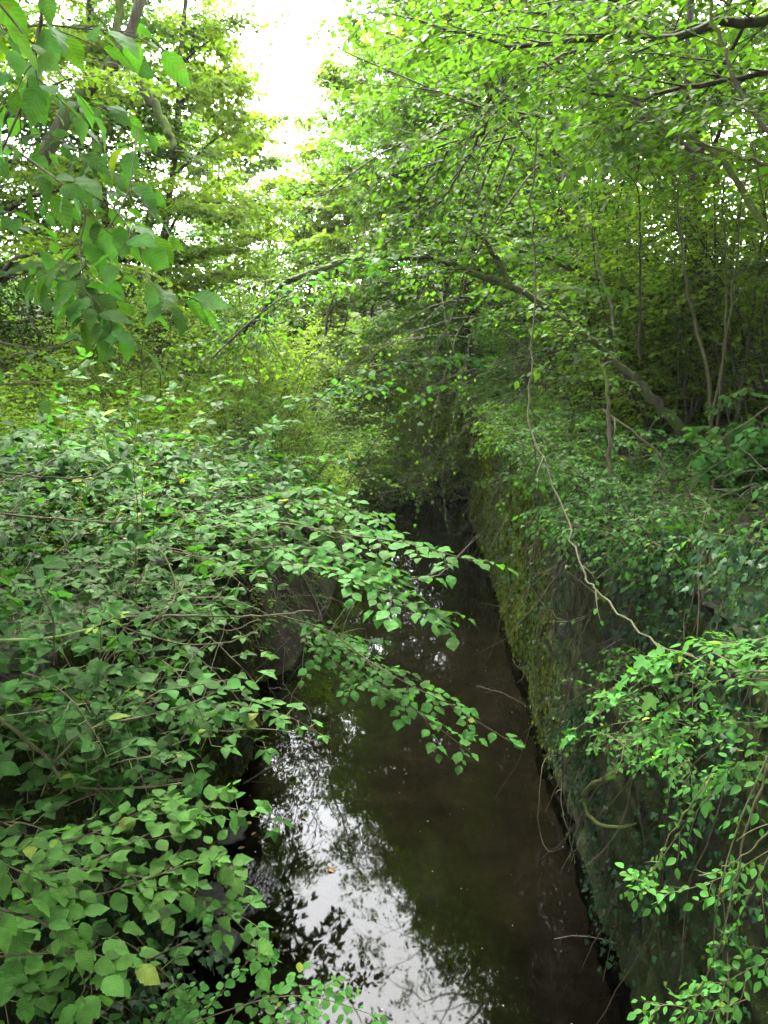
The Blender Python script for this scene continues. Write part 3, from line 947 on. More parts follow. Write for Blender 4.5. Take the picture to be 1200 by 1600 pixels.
def shrub(name, label, base, h, rad, stems=14, size=.06, mat='tree_leaf', bark='cane_brown', seed=1, nsub=5, ntw=3, nleaf=6, kind='leaf4',
          group=None, keep=None, lean=(0, 0), cat='shrub', grav=.06, fine=None, z=None, twl=.3, maxn=300, r0=.012):
    g = np.random.default_rng(seed)
    bx, by = base
    bz = (float(gz(bx, by)) if z is None else z) - .05
    root = thing(name, label, cat, (bx, by, bz), group)
    az = g.uniform(0, 6.283, stems)
    rr = np.sqrt(g.uniform(0, 1, stems)) * rad
    out = rr / rad
    sx, sy = bx + np.cos(az) * rr * .45, by + np.sin(az) * rr * .45
    st = np.column_stack([sx, sy, np.full(stems, bz)])
    d = np.column_stack([np.cos(az) * out * rad / h + lean[0], np.sin(az) * out * rad / h + lean[1], np.ones(stems)])
    st_ = walk(st, d, h * g.uniform(.75, 1.25, stems), 8, .09, grav * 0.5, g)
    sp, sdr, _ = kids(st_, nsub, .15, 1, 50, .5, g)
    sub = walk(sp, sdr, min(h, 4) * .35 * g.uniform(.5, 1.2, len(sp)), 3, .1, grav, g)
    tp, td, _ = kids(sub, ntw, .1, 1, 45, .7, g)
    tw = walk(tp, td, twl * g.uniform(.6, 1.3, len(tp)), 2, .1, grav, g)
    if keep is not None:
        tw, sub = tw[keep(tw[:, -1])], sub[keep(sub[:, -1])]
    for i in range(len(st_)):
        wood(root, 'stem', [tubes(st_[i:i + 1], r0, .004, 4, 0, g)], M[bark])
    wood(root, 'twigs', [tubes(sub, .004, .002, 3, 0, g)] + ([tubes(tw, .002, .001, 3, 0, g)] if by < 10 and len(tw) else []), M[bark], 'stuff')
    L = Leaves()
    along(L, tw, nleaf, size, .05, 1, 50, .12, .35, Z, .3, keep, g)
    along(L, sub, nleaf, size, .1, 1, 50, .12, .35, Z, .3, keep, g)
    put_leaves(root, L, M[mat], fine or kind, kind, maxn=maxn if fine else 0, uv=M[mat].name in ('bramble leaf', 'hazel leaf', 'elm leaf'))
    return root


SH = 'bushes along the stream banks'
bushes = [
    # x, y, h, rad, size, mat, label
    (-4.6, 13.5, 2.2, 1.5, .07, 'herb', 'tall nettle-like clump standing dark at the centre left beside the meadow'),
    (-2.6, 14.0, 1.8, 1.4, .07, 'tree_leaf', 'leafy bush on the left bank just past the end of the short wall'),
    (-2.2, 17.0, 1.8, 1.4, .08, 'herb', 'bush on the left bank midway to the stream bend'),
    (-3.6, 19.0, 2.4, 1.6, .09, 'tree_bright', 'bright bush at the near side of the sunlit clearing'),
    (-1.8, 21.5, 2.0, 1.6, .09, 'tree_leaf', 'low bush dipping to the brown shallow water'),
    (1.0, 23.6, 3.0, 1.6, .11, 'tree_bright', 'bright bush standing in the shallows where the channel ends, right half'),
    (-.7, 24.4, 2.8, 1.5, .11, 'tree_bright', 'bright bush standing in the shallows where the channel ends, left half'),
    (.2, 30.5, 4.2, 2.0, .13, 'tree_bright', 'tall bright bush behind the bushes that close the channel'),
    (-.2, 27.5, 2.6, 2.0, .10, 'tree_bright', 'sunlit bush in the centre beyond the shallow water'),
    (-3.6, 28.0, 3.0, 2.0, .11, 'tree_bright', 'glowing yellow-green bush in the clearing under the arching bough'),
    (2.6, 27.5, 3.2, 1.9, .10, 'tree_leaf', 'bush growing at the far end of the right wall'),
    (3.4, 20.0, 2.8, 1.5, .08, 'tree_leaf', 'dark bush crowning the far part of the right wall'),
    (2.9, 16.5, 2.0, 1.2, .07, 'tree_leaf', 'twiggy bush spilling over the right wall at mid distance'),
    (4.6, 15.5, 2.4, 1.6, .07, 'tree_leaf', 'shaded bush behind the foot of the leaning trunk'),
    (5.8, 12.0, 2.0, 1.5, .06, 'tree_dark', 'dark low bush behind the upright stems on the right bank'),
    (7.4, 10.5, 2.2, 1.5, .07, 'tree_leaf', 'low bush at the right edge behind the root tangle'),
    (-7.0, 22.0, 2.4, 1.8, .10, 'tree_leaf', 'bush at the back of the meadow, left of the clearing'),
    (-11, 18.0, 2.6, 2.0, .10, 'tree_dark', 'dark bush under the trees at the back left'),
    (-6.5, 31.0, 3.5, 2.4, .13, 'tree_bright', 'pale bush on the far slope below the sky gap'),
    (2.5, 33.0, 4.0, 2.4, .13, 'tree_bright', 'bright bush far off, right of the sunlit clearing'),
    (7.5, 27.0, 3.5, 2.4, .12, 'tree_bright', 'back-lit bush beyond the right bank trees'),
    (12.5, 25.0, 4.0, 2.6, .13, 'tree_bright', 'back-lit bush at the far right under the canopy'),
    (-10.5, 28.5, 4.0, 2.5, .13, 'tree_leaf', 'bush closing the far left of the meadow'),
    (11.5, 17.5, 3.2, 2.0, .10, 'tree_bright', 'bright bush close to the right edge of the photo at mid height'),
    (-.9, 34.5, 3.4, 2.2, .13, 'tree_leaf', 'farthest bush standing in the bend of the stream'),
]
for i, (x, y, h, rd, sz, mt, lb) in enumerate(bushes):
    shrub('bush', lb, (x, y), h, rd, 22, sz, mt, seed=300 + i, group=SH, keep=clear_channel if y < 20 else None, kind='leaf4' if y < 12.5 else 'flake', nsub=7, ntw=5, nleaf=7, twl=.4)


for i, (x, y, h, rd, sz, mt, lb) in enumerate(HAZELS):
    shrub('hazel_bush', lb, (x, y), h, rd, 18, sz, mt, 'bark_dark', 350 + i, 9, 6, 8, 'leaf4' if y < 12 else 'flake', HZ, gap, twl=.55, r0=.022, cat='hazel')


# bare brush sweeping down over the right wall's far end
def brush(label, pts0, d0, ln, n, mat, seed, leaf=None, spread=.5, grav=.12, size=.05, cat='branch', name='hanging_branch'):
    g = np.random.default_rng(seed)
    root = thing(name, label, cat, pts0, None)
    s = np.array(pts0)[None] + g.normal(0, .25, (n, 3))
    d = np.array(d0)[None] + g.normal(0, spread, (n, 3))
    p = walk(s, d, ln * g.uniform(.6, 1.2, n), 9, .08, grav, g)
    sp, sdr, _ = kids(p, 7, .2, 1, 35, .3, g)
    sub = walk(sp, sdr, ln * .28 * g.uniform(.4, 1.2, len(sp)), 4, .12, grav, g)
    for i in range(len(p)):
        wood(root, 'twig', [tubes(p[i:i + 1], .012, .003, 4, 0, g)], M[mat])
    wood(root, 'side_twigs', [tubes(sub, .004, .0015, 3, 0, g)], M[mat], 'stuff')
    if leaf:
        L = Leaves()
        along(L, sub, 5, size, .1, 1, 50, .2, .4, Z, .3, None, g)
        put_leaves(root, L, M[leaf], 'simple', 'simple', maxn=0, uv=False)
    return root


brush('sweep of bare dark twigs trailing at the far end of the right wall', at(880, 570, 15), (-.55, -.25, .10), 3.2, 16, 'bark_dark', 41, 'tree_leaf')
brush('second bundle of drooping dark twigs just above the mossy wall', at(930, 560, 12), (-.6, -.1, .15), 2.8, 14, 'bark_dark', 42, 'tree_leaf')
brush('leafy twigs hanging in front of the sunlit clearing', at(740, 480, 13), (-.6, -.1, -.1), 2.8, 12, 'bark_dark', 43, 'tree_leaf', size=.07)
brush('tangle of pale dead twigs lying over the shallow water in the distance', at(690, 735, 21), (-.6, -.2, -.05), 2.4, 8, 'dead', 44, None, .6, .06)
brush('dark twiggy fan hanging below the canopy at the upper centre', at(790, 190, 9), (-.75, 0, -.25), 2.4, 12, 'bark_dark', 45, 'tree_leaf', .35, .05, .06)


# ground layer ---------------------------------------------------------------
def herbs(name, x0, x1, y0, y1, n, hmin, hmax, size, mat, seed, kind='simple', levels=6, fn=None, rmin=.35):
    g = np.random.default_rng(seed)
    x, y = g.uniform(x0, x1, n), g.uniform(y0, y1, n)
    k = ((x < xl(y) - .25) | (x > xr(y) + rmin)) & (fbm(x * .6, y * .6, seed) > .36)
    if fn is not None:
        k &= fn(x, y)
    x, y = x[k], y[k]
    z = gz(x, y) - .03
    n = len(x)
    h = g.uniform(hmin, hmax, n) * (.6 + .8 * fbm(x * .5, y * .5, seed + 1))
    st = walk(np.column_stack([x, y, z]), np.column_stack([g.normal(0, .18, n), g.normal(0, .18, n), np.ones(n)]), h, 4, .06, 0, g)
    t = np.linspace(.25, 1, levels)[None, :] + g.uniform(-.05, .05, (n, levels))
    p, _ = sample(st, t)
    az = g.uniform(0, 6.283, (n, 1)) + np.arange(levels)[None, :] * 1.57
    L = Leaves()
    for s in (0, math.pi):
        d = np.stack([np.cos(az + s), np.sin(az + s), np.full_like(az, -.15)], -1) + g.normal(0, .15, (n, levels, 3))
        up = Z + g.normal(0, .3, (n, levels, 3))
        sz = size * (1.15 - .5 * t) * g.uniform(.7, 1.2, (n, levels))
        L.add(p, d, up, sz)
    o = link(name, joined_leaves(name, L.data(), kind, M[mat], np.zeros(3)), None, 'stuff')
    return o


o = herbs('nettle_patch', -13, -1.4, 9.5, 24, 4200, .5, 1.2, .11, 'herb', 61, 'flake', 7)
tag(o, 'bright green nettles covering the meadow on the left bank', 'nettles')
o = herbs('nettle_patch', -10, -2.3, 5.5, 12.5, 3600, .35, .85, .075, 'herb', 67, 'leaf4', 6)
tag(o, 'lush nettles between the brambles and the meadow, nearer the camera', 'nettles')
o = herbs('seedling_patch', 1.9, 6, 2.5, 12, 2200, .12, .42, .065, 'tree_leaf', 68, 'leaf4', 4, None, .08)
tag(o, 'scattered low seedlings on the bare earth bank at the right', 'seedlings')
o = herbs('undergrowth', -12, 6, 24, 46, 5200, .5, 1.2, .15, 'tree_bright', 62, 'flake', 5)
tag(o, 'sunlit undergrowth in the clearing beyond the stream bend', 'undergrowth')
o = herbs('undergrowth', 2.2, 14, 5, 26, 5000, .4, 1.5, .10, 'tree_bright', 63, 'flake', 5, lambda x, y: (x > 4.2) | (y > 10))
tag(o, 'shaded undergrowth on the right bank among the tree stems', 'undergrowth')
o = herbs('ground_plants', -9, -2.2, 1.5, 10, 2600, .3, .8, .07, 'bramble', 64, 'leaf4', 5)
tag(o, 'low dark leaves between the brambles on the left bank', 'undergrowth')
o = herbs('woodland_floor_plants', -40, 40, 26, 70, 5000, .8, 1.8, .3, 'tree_leaf', 65, 'flake', 4)
tag(o, 'far undergrowth beneath the distant trees', 'undergrowth')
# grass on the meadow edge
g = np.random.default_rng(66)
n = 14000
x, y = g.uniform(-12, -3, n), g.uniform(12, 27, n)
k = fbm(x * .7, y * .7, 31) > .5
x, y = x[k], y[k]
P = np.column_stack([x, y, gz(x, y)])
D = np.column_stack([P, g.normal(0, .3, (len(P), 2)), np.ones(len(P)), g.normal(0, 1, (len(P), 3)), g.uniform(.5, 1.0, len(P))])
TPL['blade'] = [flake(.014, .4, 0), flake(.02, .3, .1)]
o = link('grass', joined_leaves('grass', D, 'blade', M['grass'], np.zeros(3)), None, 'stuff')
tag(o, 'long pale grass mixed through the meadow', 'grass')


# bramble thicket on the left bank -------------------------------------------
def bramble(label, base, z, n, ln, size, seed, toward=(1, -.1), grav=.10, mat='bramble', group='brambles on the left bank', rad=.7, el=.75, nn=11, dead=5, flowers=0, yellow=0, h0=.5):
    g = np.random.default_rng(seed)
    root = thing('bramble_bush', label, 'bramble', (base[0], base[1], z), group)
    s = np.column_stack([g.uniform(-rad, rad, n) + base[0], g.uniform(-rad, rad, n) + base[1], z + g.uniform(-.1, h0, n)])
    az = g.uniform(0, 6.283, n)
    d = np.column_stack([np.cos(az) * .7 + toward[0], np.sin(az) * .7 + toward[1], g.uniform(.2, 1, n) * el])
    c = walk(s, d, ln * g.uniform(.6, 1.25, n), 12, .07, grav, g)
    wood(root, 'canes', [tubes(c, .004, .002, 3, 0, g)], M['cane_brown'], 'stuff')
    dd = walk(s[:dead] - [0, 0, .1], d[:dead] + g.normal(0, .4, (dead, 3)), ln * .9, 8, .14, grav * .6, g)
    wood(root, 'dead_canes', [tubes(dd, .004, .002, 4, 0, g)], M['dead'], 'stuff')
    t = np.linspace(.06, 1, nn)[None, :] + g.uniform(-.03, .03, (n, nn))
    p, tg = sample(c, t)
    side = np.where((np.arange(nn)[None, :] + g.integers(0, 2, (n, 1))) % 2 == 0, 1., -1.)[..., None]
    up = unit(Z + g.normal(0, .32, (n, nn, 3)))
    lat = unit(np.cross(tg, up))
    pd = unit(tg * .5 + lat * side * .8 + Z * .25 + g.normal(0, .2, (n, nn, 3)))
    sz = size * g.uniform(.7, 1.25, (n, nn))
    q = p + pd * (sz * .8)[..., None]
    wood(root, 'leaf_stalks', [tubes(np.stack([p.reshape(-1, 3), q.reshape(-1, 3)], 1), .0016, .001, 3)], M['cane_green'], 'stuff')
    L = Leaves()
    lt = unit(np.cross(pd, up))
    fl = unit(pd - Z * .25)
    L.add(q, fl, up, sz.ravel())
    for sg in (1, -1):
        L.add(q, fl * .35 + lt * sg, up, (sz * .82).ravel())
    D = L.data()
    face = (D[:, 0] > -2.2) & (D[:, 2] < 2.9) & (D[:, 1] > 4.9) & (D[:, 1] < 9.6)
    put_leaves(root, D[~face], M[mat], 'bramble', 'simple', maxn=300)
    if flowers:
        for i in range(flowers):
            j = g.integers(n)
            cpos = c[j, -g.integers(1, 5)] + [0, 0, .03]
            rf = link('flower', None, None)
            bpy.data.objects.remove(rf)
            D = []
            for b in range(4):
                cc = cpos + g.normal(0, .022, 3)
                for a in range(5):
                    an = a * 1.2566 + b
                    D.append([*cc, math.cos(an), math.sin(an), .2, 0, 0, 1, .013])
            me = joined_leaves('flower', np.array(D), 'simple', M['petal'], np.array(root.location))
            link('flower', me, root)
    return root


BR = [
    # label, (x, y), z, n, len, size, flowers
    ('bramble mound at the left edge with white blossom, above the bowed cane', at(60, 850, 5.5), 43, 1.2, 0.087, 5),
    ('bramble mound with one white bloom just right of the left edge mound', at(190, 860, 5.6), 43, 1.2, 0.083, 4),
    ('brambles below the dark nettle clump, at the lip of the left wall', at(250, 830, 6.8), 43, 1.3, 0.083, 1),
    ('bramble at the far end of the left thicket, next to the hazel leaves', at(370, 900, 8.2), 36, 1.3, 0.087, 0),
    ('large-leaved bramble against the left edge, level with the yellow-green shoot', at(20, 970, 3.6), 31, .9, 0.095, 0),
    ('dark bramble hanging over the left wall behind the long pale canes', at(165, 985, 4.9), 36, 1.2, 0.083, 0),
    ('bramble filling the shaded hollow at the left edge below the green cane', at(30, 1120, 3.3), 31, .9, 0.083, 0),
    ('bluish-leaved bramble mound in front of the nettles at the left', at(90, 735, 7.5), 50, 1.5, 0.135, 2),
    ('bramble mound between the meadow and the hazel branches', at(330, 760, 9.0), 50, 1.5, 0.135, 0),
    ('bramble behind the horizontal bare cane', at(200, 770, 7.2), 50, 1.3, 0.119, 3),
    ('shaded bramble behind the bright hornbeam leaves at lower left', at(130, 1230, 3.2), 28, .8, 0.079, 0),
]
for i, (lb, p, n, ln, sz, fl) in enumerate(BR):
    p = p - np.array([.25, 0, .35])
    bramble(lb, (p[0], p[1]), float(p[2]), n, ln, sz, 400 + i, flowers=fl, toward=(.1, -.3) if i in (2, 3, 5) else (.8, -.1), el=1.1)


# ------------------------------------------------------------------ near branches
def branch(name, label, stems, mat, leaf_mat_, fine, coarse, size, cat='branch', r0=.006, r1=.0015, side=5, side_len=.25, nside=5, nstem=8, seed=1, grav=.05, group=None,
           tilt=.28, ang=55, up=Z, maxn=300, droop=.1, t0=.1, flat=.85, k=20, min_px=10.5, wob=.0, subside=0, sr=None):
    """stems: lists of world points; leafy side shoots, leaves alternate"""
    g = np.random.default_rng(seed)
    base = np.array(stems[0][0])
    root = thing(name, label, cat, base, group)
    P = np.array([smooth_path(s, k, wob, g) for s in stems])
    for i in range(len(P)):
        wood(root, 'stem', [tubes(P[i:i + 1], r0 if i == 0 else r0 * .6, r1, 6, .04, g)], M[mat])
    L = Leaves()
    if side:
        sp, sdr, st = kids(P, side, t0, .95, 45, flat, g)
        tw = walk(sp, sdr, side_len * (1.15 - .6 * np.clip(st, 0, 1)) * g.uniform(.5, 1.2, len(sp)), 6, .07, grav, g)
        for i in range(len(tw)):
            wood(root, 'side_shoot', [tubes(tw[i:i + 1], sr or r1 * 1.2, (sr or r1) * .4, 4, 0, g)], M[mat])
        if nside:
            along(L, tw, nside, size, .15, 1, ang, droop, tilt, up, .3, None, g)
        if subside:
            sp, sdr, st = kids(tw, subside, .2, .9, 45, flat, g)
            t2 = walk(sp, sdr, side_len * .5 * g.uniform(.5, 1.2, len(sp)), 4, .07, grav, g)
            wood(root, 'fine_twigs', [tubes(t2, (sr or r1) * .5, (sr or r1) * .25, 3, 0, g)], M[mat], 'stuff')
            along(L, t2, nside, size * .9, .2, 1, ang, droop, tilt, up, .3, None, g)
    if nstem:
        along(L, P, nstem, size, t0, 1, ang, droop, tilt, up, .3, None, g)
    if L.a:
        put_leaves(root, L, M[leaf_mat_], fine, coarse, maxn=maxn, min_px=min_px)
    return root


def pts(*a):
    return [at(x, y, D) for x, y, D in a]


# wych elm at upper left, very close
branch('elm_branch', 'elm branch with large drooping serrated leaves hanging in at the upper left', [
    pts((-60, 180, 2.0), (60, 260, 2.0), (130, 320, 1.95), (125, 390, 1.9), (140, 500, 1.85)),
    pts((215, 200, 2.3), (200, 300, 2.1), (160, 370, 2.0), (110, 440, 1.9), (60, 420, 1.9)),
    pts((60, 270, 2.1), (150, 300, 2.0), (210, 370, 1.9), (235, 440, 1.8), (290, 470, 1.75)),
    pts((90, 420, 1.9), (150, 470, 1.85), (175, 510, 1.8))],
    'cane', 'elm', 'elm', 'hazel_lo', .082, r0=.004, side=5, side_len=.16, nside=3, nstem=7, seed=501, droop=.25, tilt=.4)
branch('elm_branch', 'elm branch with a bare brown stem crossing the top left corner', [
    pts((75, -60, 1.9), (50, 110, 1.9), (0, 240, 1.9), (-50, 300, 1.9)),
    pts((-40, -40, 1.7), (40, 60, 1.7), (60, 130, 1.65)),
    pts((-60, 60, 2.0), (60, 40, 2.0), (130, 45, 2.0), (210, 50, 2.0))],
    'cane_brown', 'elm', 'elm', 'hazel_lo', .085, r0=.005, side=4, side_len=.2, nside=3, nstem=4, seed=502, droop=.25, tilt=.4)
branch('elm_branch', 'elm twigs with smaller leaves behind the large leaves at the left edge', [
    pts((-80, 330, 3.2), (40, 330, 3.1), (150, 300, 3.0)),
    pts((-80, 260, 3.4), (60, 210, 3.2), (140, 250, 3.1)),
    pts((-60, 420, 3.2), (60, 430, 3.1), (120, 420, 3.0)),
    pts((-60, 140, 3.4), (70, 150, 3.2), (170, 170, 3.1))],
    'cane_brown', 'elm', 'elm', 'hazel_lo', .09, r0=.005, side=9, side_len=.35, nside=4, nstem=7, seed=503, droop=.25, tilt=.4)
branch('elm_branch', 'low elm twig curving across the meadow below the large leaves at left', [
    pts((-60, 520, 2.6), (60, 545, 2.6), (130, 525, 2.5)),
    pts((-60, 605, 2.8), (100, 595, 2.8), (190, 598, 2.8), (255, 565, 2.8)),
    pts((-40, 575, 2.2), (20, 555, 2.2), (48, 552, 2.2)),
    pts((-60, 560, 2.4), (20, 590, 2.4), (60, 600, 2.4))],
    'cane_brown', 'elm', 'elm', 'hazel_lo', .06, r0=.004, side=2, side_len=.12, nside=2, nstem=0, seed=504, droop=.3, tilt=.4)

# hazel over the water, mid left
branch('hazel_branch', 'upper hazel branch reaching out over the water from the left', [
    pts((250, 840, 6.2), (400, 815, 5.9), (540, 835, 5.5), (640, 850, 5.2), (750, 880, 4.9)),
    pts((300, 820, 6.4), (420, 790, 6.2), (520, 790, 6.0), (600, 815, 5.8)),
    pts((420, 880, 5.6), (520, 890, 5.3), (610, 930, 5.0), (685, 965, 4.8)),
    pts((380, 860, 5.9), (470, 855, 5.7), (560, 880, 5.5), (620, 905, 5.2)),
    pts((340, 800, 6.8), (430, 770, 6.7), (500, 760, 6.6))],
    'cane_brown', 'hazel', 'hazel', 'hazel_lo', .10, r0=.010, side=14, side_len=.5, nside=6, nstem=14, seed=511, grav=.03, tilt=.2)
branch('hazel_branch', 'middle hazel branch drooping over the water below the upper one', [
    pts((430, 960, 6.4), (510, 985, 6.0), (580, 1035, 5.6), (640, 1070, 5.2), (700, 1100, 4.9), (800, 1160, 4.6)),
    pts((470, 1000, 6.2), (560, 1060, 5.7), (620, 1090, 5.3), (735, 1175, 4.9)),
    pts((450, 965, 6.6), (530, 1010, 6.2), (600, 1050, 5.9))],
    'cane_brown', 'hazel', 'hazel', 'hazel_lo', .085, r0=.008, side=13, side_len=.36, nside=6, nstem=14, seed=512, grav=.06, tilt=.22)
branch('hazel_branch', 'shaded hazel twigs trailing down behind the dead twigs near the wall corner', [
    pts((440, 940, 7.6), (490, 985, 7.4), (540, 1010, 7.2), (560, 1060, 7.1)),
    pts((450, 960, 7.8), (520, 990, 7.6), (580, 1000, 7.4))],
    'cane_brown', 'hazel', 'hazel', 'hazel_lo', .075, r0=.008, side=9, side_len=.4, nside=5, nstem=10, seed=513, grav=.08, tilt=.25)
branch('hazel_branch', 'thin hazel stems crossing in front of the clearing at the centre', [
    pts((330, 560, 8.5), (420, 480, 8.0), (520, 420, 7.6), (600, 405, 7.4)),
    pts((480, 640, 8.5), (560, 580, 8.2), (680, 560, 8.0), (740, 560, 8.0)),
    pts((540, 760, 8.5), (610, 660, 8.2), (700, 590, 8.0), (770, 470, 7.8)),
    pts((430, 640, 9), (520, 610, 8.8), (600, 600, 8.6))],
    'bark_dark', 'hazel', 'hazel', 'hazel_lo', .09, r0=.010, side=13, side_len=.6, nside=6, nstem=12, seed=514, grav=.06, tilt=.4)

# canes at left
branch('bare_cane', 'long pale horizontal cane crossing in front of the dark left bank', [
    pts((160, 966, 3.9), (300, 962, 4.0), (410, 962, 4.1), (490, 952, 4.2))], 'cane', 'bramble', 'bramble', 'simple', .05, r0=.0075, r1=.003, side=0, nstem=0, seed=521, cat='cane', wob=.004)
branch('bare_cane', 'sagging thin cane that meets the long horizontal cane at both ends', [
    pts((180, 975, 3.8), (240, 996, 3.85), (300, 1007, 3.9), (360, 1003, 3.95), (400, 985, 4.0), (422, 965, 4.05)),
    pts((330, 950, 3.95), (335, 975, 3.95), (357, 985, 3.95), (405, 968, 4.0))], 'cane', 'bramble', 'bramble', 'simple', .05, r0=.005, r1=.0025, side=0, nstem=0, seed=522, cat='cane', wob=.003)
branch('bare_cane', 'bowed cane curving down like a hook and on to the lower left', [
    pts((240, 845, 4.2), (262, 880, 4.1), (276, 920, 4.0), (262, 950, 3.9), (215, 985, 3.7), (150, 1050, 3.5), (110, 1120, 3.4), (85, 1190, 3.3)),
    pts((262, 945, 3.95), (330, 940, 4.0), (372, 885, 4.3))], 'cane', 'bramble', 'bramble', 'simple', .05, r0=.006, r1=.0035, side=0, nstem=0, seed=523, cat='cane', wob=.004)
branch('bramble_cane', 'bright green young cane with yellow-green leaf tips at the left edge', [
    pts((-60, 1000, 3.1), (60, 998, 3.1), (130, 985, 3.1), (168, 970, 3.1))], 'cane_green', 'yellow', 'bramble', 'bramble', .05, r0=.0055, r1=.003, side=2, side_len=.12, nside=4, nstem=0, seed=524, cat='cane', t0=.8)
branch('bare_cane', 'dark horizontal bare stem above the brambles at the left', [
    pts((-60, 800, 4.6), (100, 812, 4.7), (180, 817, 4.8), (258, 817, 4.9))], 'cane_brown', 'bramble', 'bramble', 'simple', .05, r0=.008, r1=.005, side=2, side_len=.25, nside=0, nstem=0, seed=525, cat='cane', wob=.004)
branch('bare_cane', 'dark curved stem below the nettles with a bleached dead stick across it', [
    pts((-60, 725, 5.6), (60, 745, 5.6), (150, 742, 5.7), (210, 705, 5.9))], 'bark_dark', 'bramble', 'bramble', 'simple', .05, r0=.011, r1=.004, side=1, side_len=.2, nside=0, nstem=0, seed=526, cat='cane', wob=.004)
branch('dead_stick', 'bleached dead stick slanting up across the dark curved stem at left', [
    pts((-40, 760, 5.2), (30, 745, 5.2), (82, 728, 5.2))], 'dead', 'bramble', 'bramble', 'simple', .05, r0=.008, r1=.003, side=2, side_len=.15, nside=0, nstem=0, seed=527, cat='stick', wob=.006)
branch('elder_branch', 'branch with round pale leaves at its tip in front of the mossy wall corner', [
    pts((85, 1190, 2.9), (140, 1140, 3.0), (230, 1118, 3.1), (300, 1098, 3.2), (340, 1080, 3.25)),
    pts((200, 1125, 3.1), (240, 1085, 3.15), (300, 1072, 3.2), (370, 1060, 3.3)),
    pts((85, 1190, 2.9), (95, 1150, 2.95), (108, 1110, 3.0))],
    'cane', 'hazel', 'round', 'round', .07, r0=.006, r1=.002, side=3, side_len=.12, nside=2, nstem=7, seed=528, t0=.35, tilt=.25)
branch('elder_branch', 'thick olive stem rising from the left edge to the fork below the round leaves', [
    pts((-60, 1090, 2.8), (10, 1130, 2.8), (50, 1165, 2.85), (85, 1192, 2.9), (80, 1210, 2.9)),
    pts((60, 1170, 2.85), (110, 1225, 2.9), (200, 1232, 3.0), (300, 1222, 3.1))],
    'cane', 'bramble', 'round', 'round', .055, r0=.011, r1=.004, side=3, side_len=.15, nside=2, nstem=0, seed=529)

# hornbeam and snowberry at the lower left, closest leaves of all
branch('hornbeam_branch', 'bright hornbeam branch with toothed leaves reaching right at the lower left', [
    pts((-80, 1480, 2.0), (60, 1400, 2.15), (180, 1330, 2.3), (260, 1290, 2.45), (325, 1262, 2.5)),
    pts((-60, 1400, 2.1), (100, 1360, 2.2), (220, 1370, 2.25), (330, 1410, 2.3), (400, 1470, 2.3)),
    pts((60, 1330, 2.4), (150, 1300, 2.45), (230, 1265, 2.5), (270, 1262, 2.55)),
    pts((150, 1400, 2.2), (240, 1370, 2.25), (320, 1340, 2.35), (345, 1350, 2.4))],
    'cane_brown', 'hornbeam', 'hornbeam', 'hazel_lo', .066, r0=.006, side=8, side_len=.2, nside=5, nstem=14, seed=531, grav=.0, tilt=.25, droop=-.05)
branch('hornbeam_branch', 'hornbeam branch with the largest near leaves in the bottom left corner', [
    pts((-80, 1380, 1.75), (0, 1420, 1.8), (80, 1450, 1.85), (130, 1530, 1.9), (125, 1560, 1.9)),
    pts((-60, 1500, 1.8), (60, 1490, 1.85), (140, 1490, 1.9), (205, 1510, 1.9)),
    pts((-40, 1330, 1.95), (50, 1370, 1.95), (110, 1400, 1.95)),
    pts((-60, 1560, 1.9), (0, 1530, 1.9), (60, 1540, 1.9))],
    'cane_brown', 'hornbeam', 'hornbeam', 'hazel_lo', .074, r0=.006, side=6, side_len=.16, nside=4, nstem=11, seed=532, grav=.0, tilt=.3, droop=0)
branch('snowberry_branch', 'snowberry twigs with small round leaves along the bottom edge, right of the hornbeam', [
    pts((180, 1660, 2.2), (300, 1600, 2.2), (420, 1560, 2.2), (500, 1560, 2.2), (580, 1585, 2.2)),
    pts((260, 1640, 2.3), (330, 1570, 2.3), (390, 1500, 2.35), (420, 1490, 2.4)),
    pts((330, 1620, 2.25), (400, 1560, 2.3), (470, 1540, 2.3), (540, 1555, 2.3)),
    pts((340, 1660, 2.1), (430, 1600, 2.15), (490, 1610, 2.15)),
    pts((220, 1650, 2.15), (260, 1590, 2.2), (300, 1560, 2.2))],
    'cane_brown', 'snow', 'round', 'round', .036, r0=.003, r1=.001, side=7, side_len=.14, nside=5, nstem=14, seed=533, grav=.0, tilt=.25)
branch('hawthorn_branch', 'dark spiky-looking shaded leaves low at the left bank foot', [
    pts((230, 1500, 3.6), (300, 1470, 3.7), (340, 1480, 3.8)), pts((180, 1480, 3.4), (230, 1530, 3.4), (290, 1560, 3.4)),
    pts((120, 1620, 3.2), (200, 1560, 3.3), (280, 1590, 3.3))],
    'cane_brown', 'ivy', 'ivy', 'ivy', .06, r0=.005, side=9, side_len=.3, nside=6, nstem=10, seed=534, grav=.05, tilt=.4)

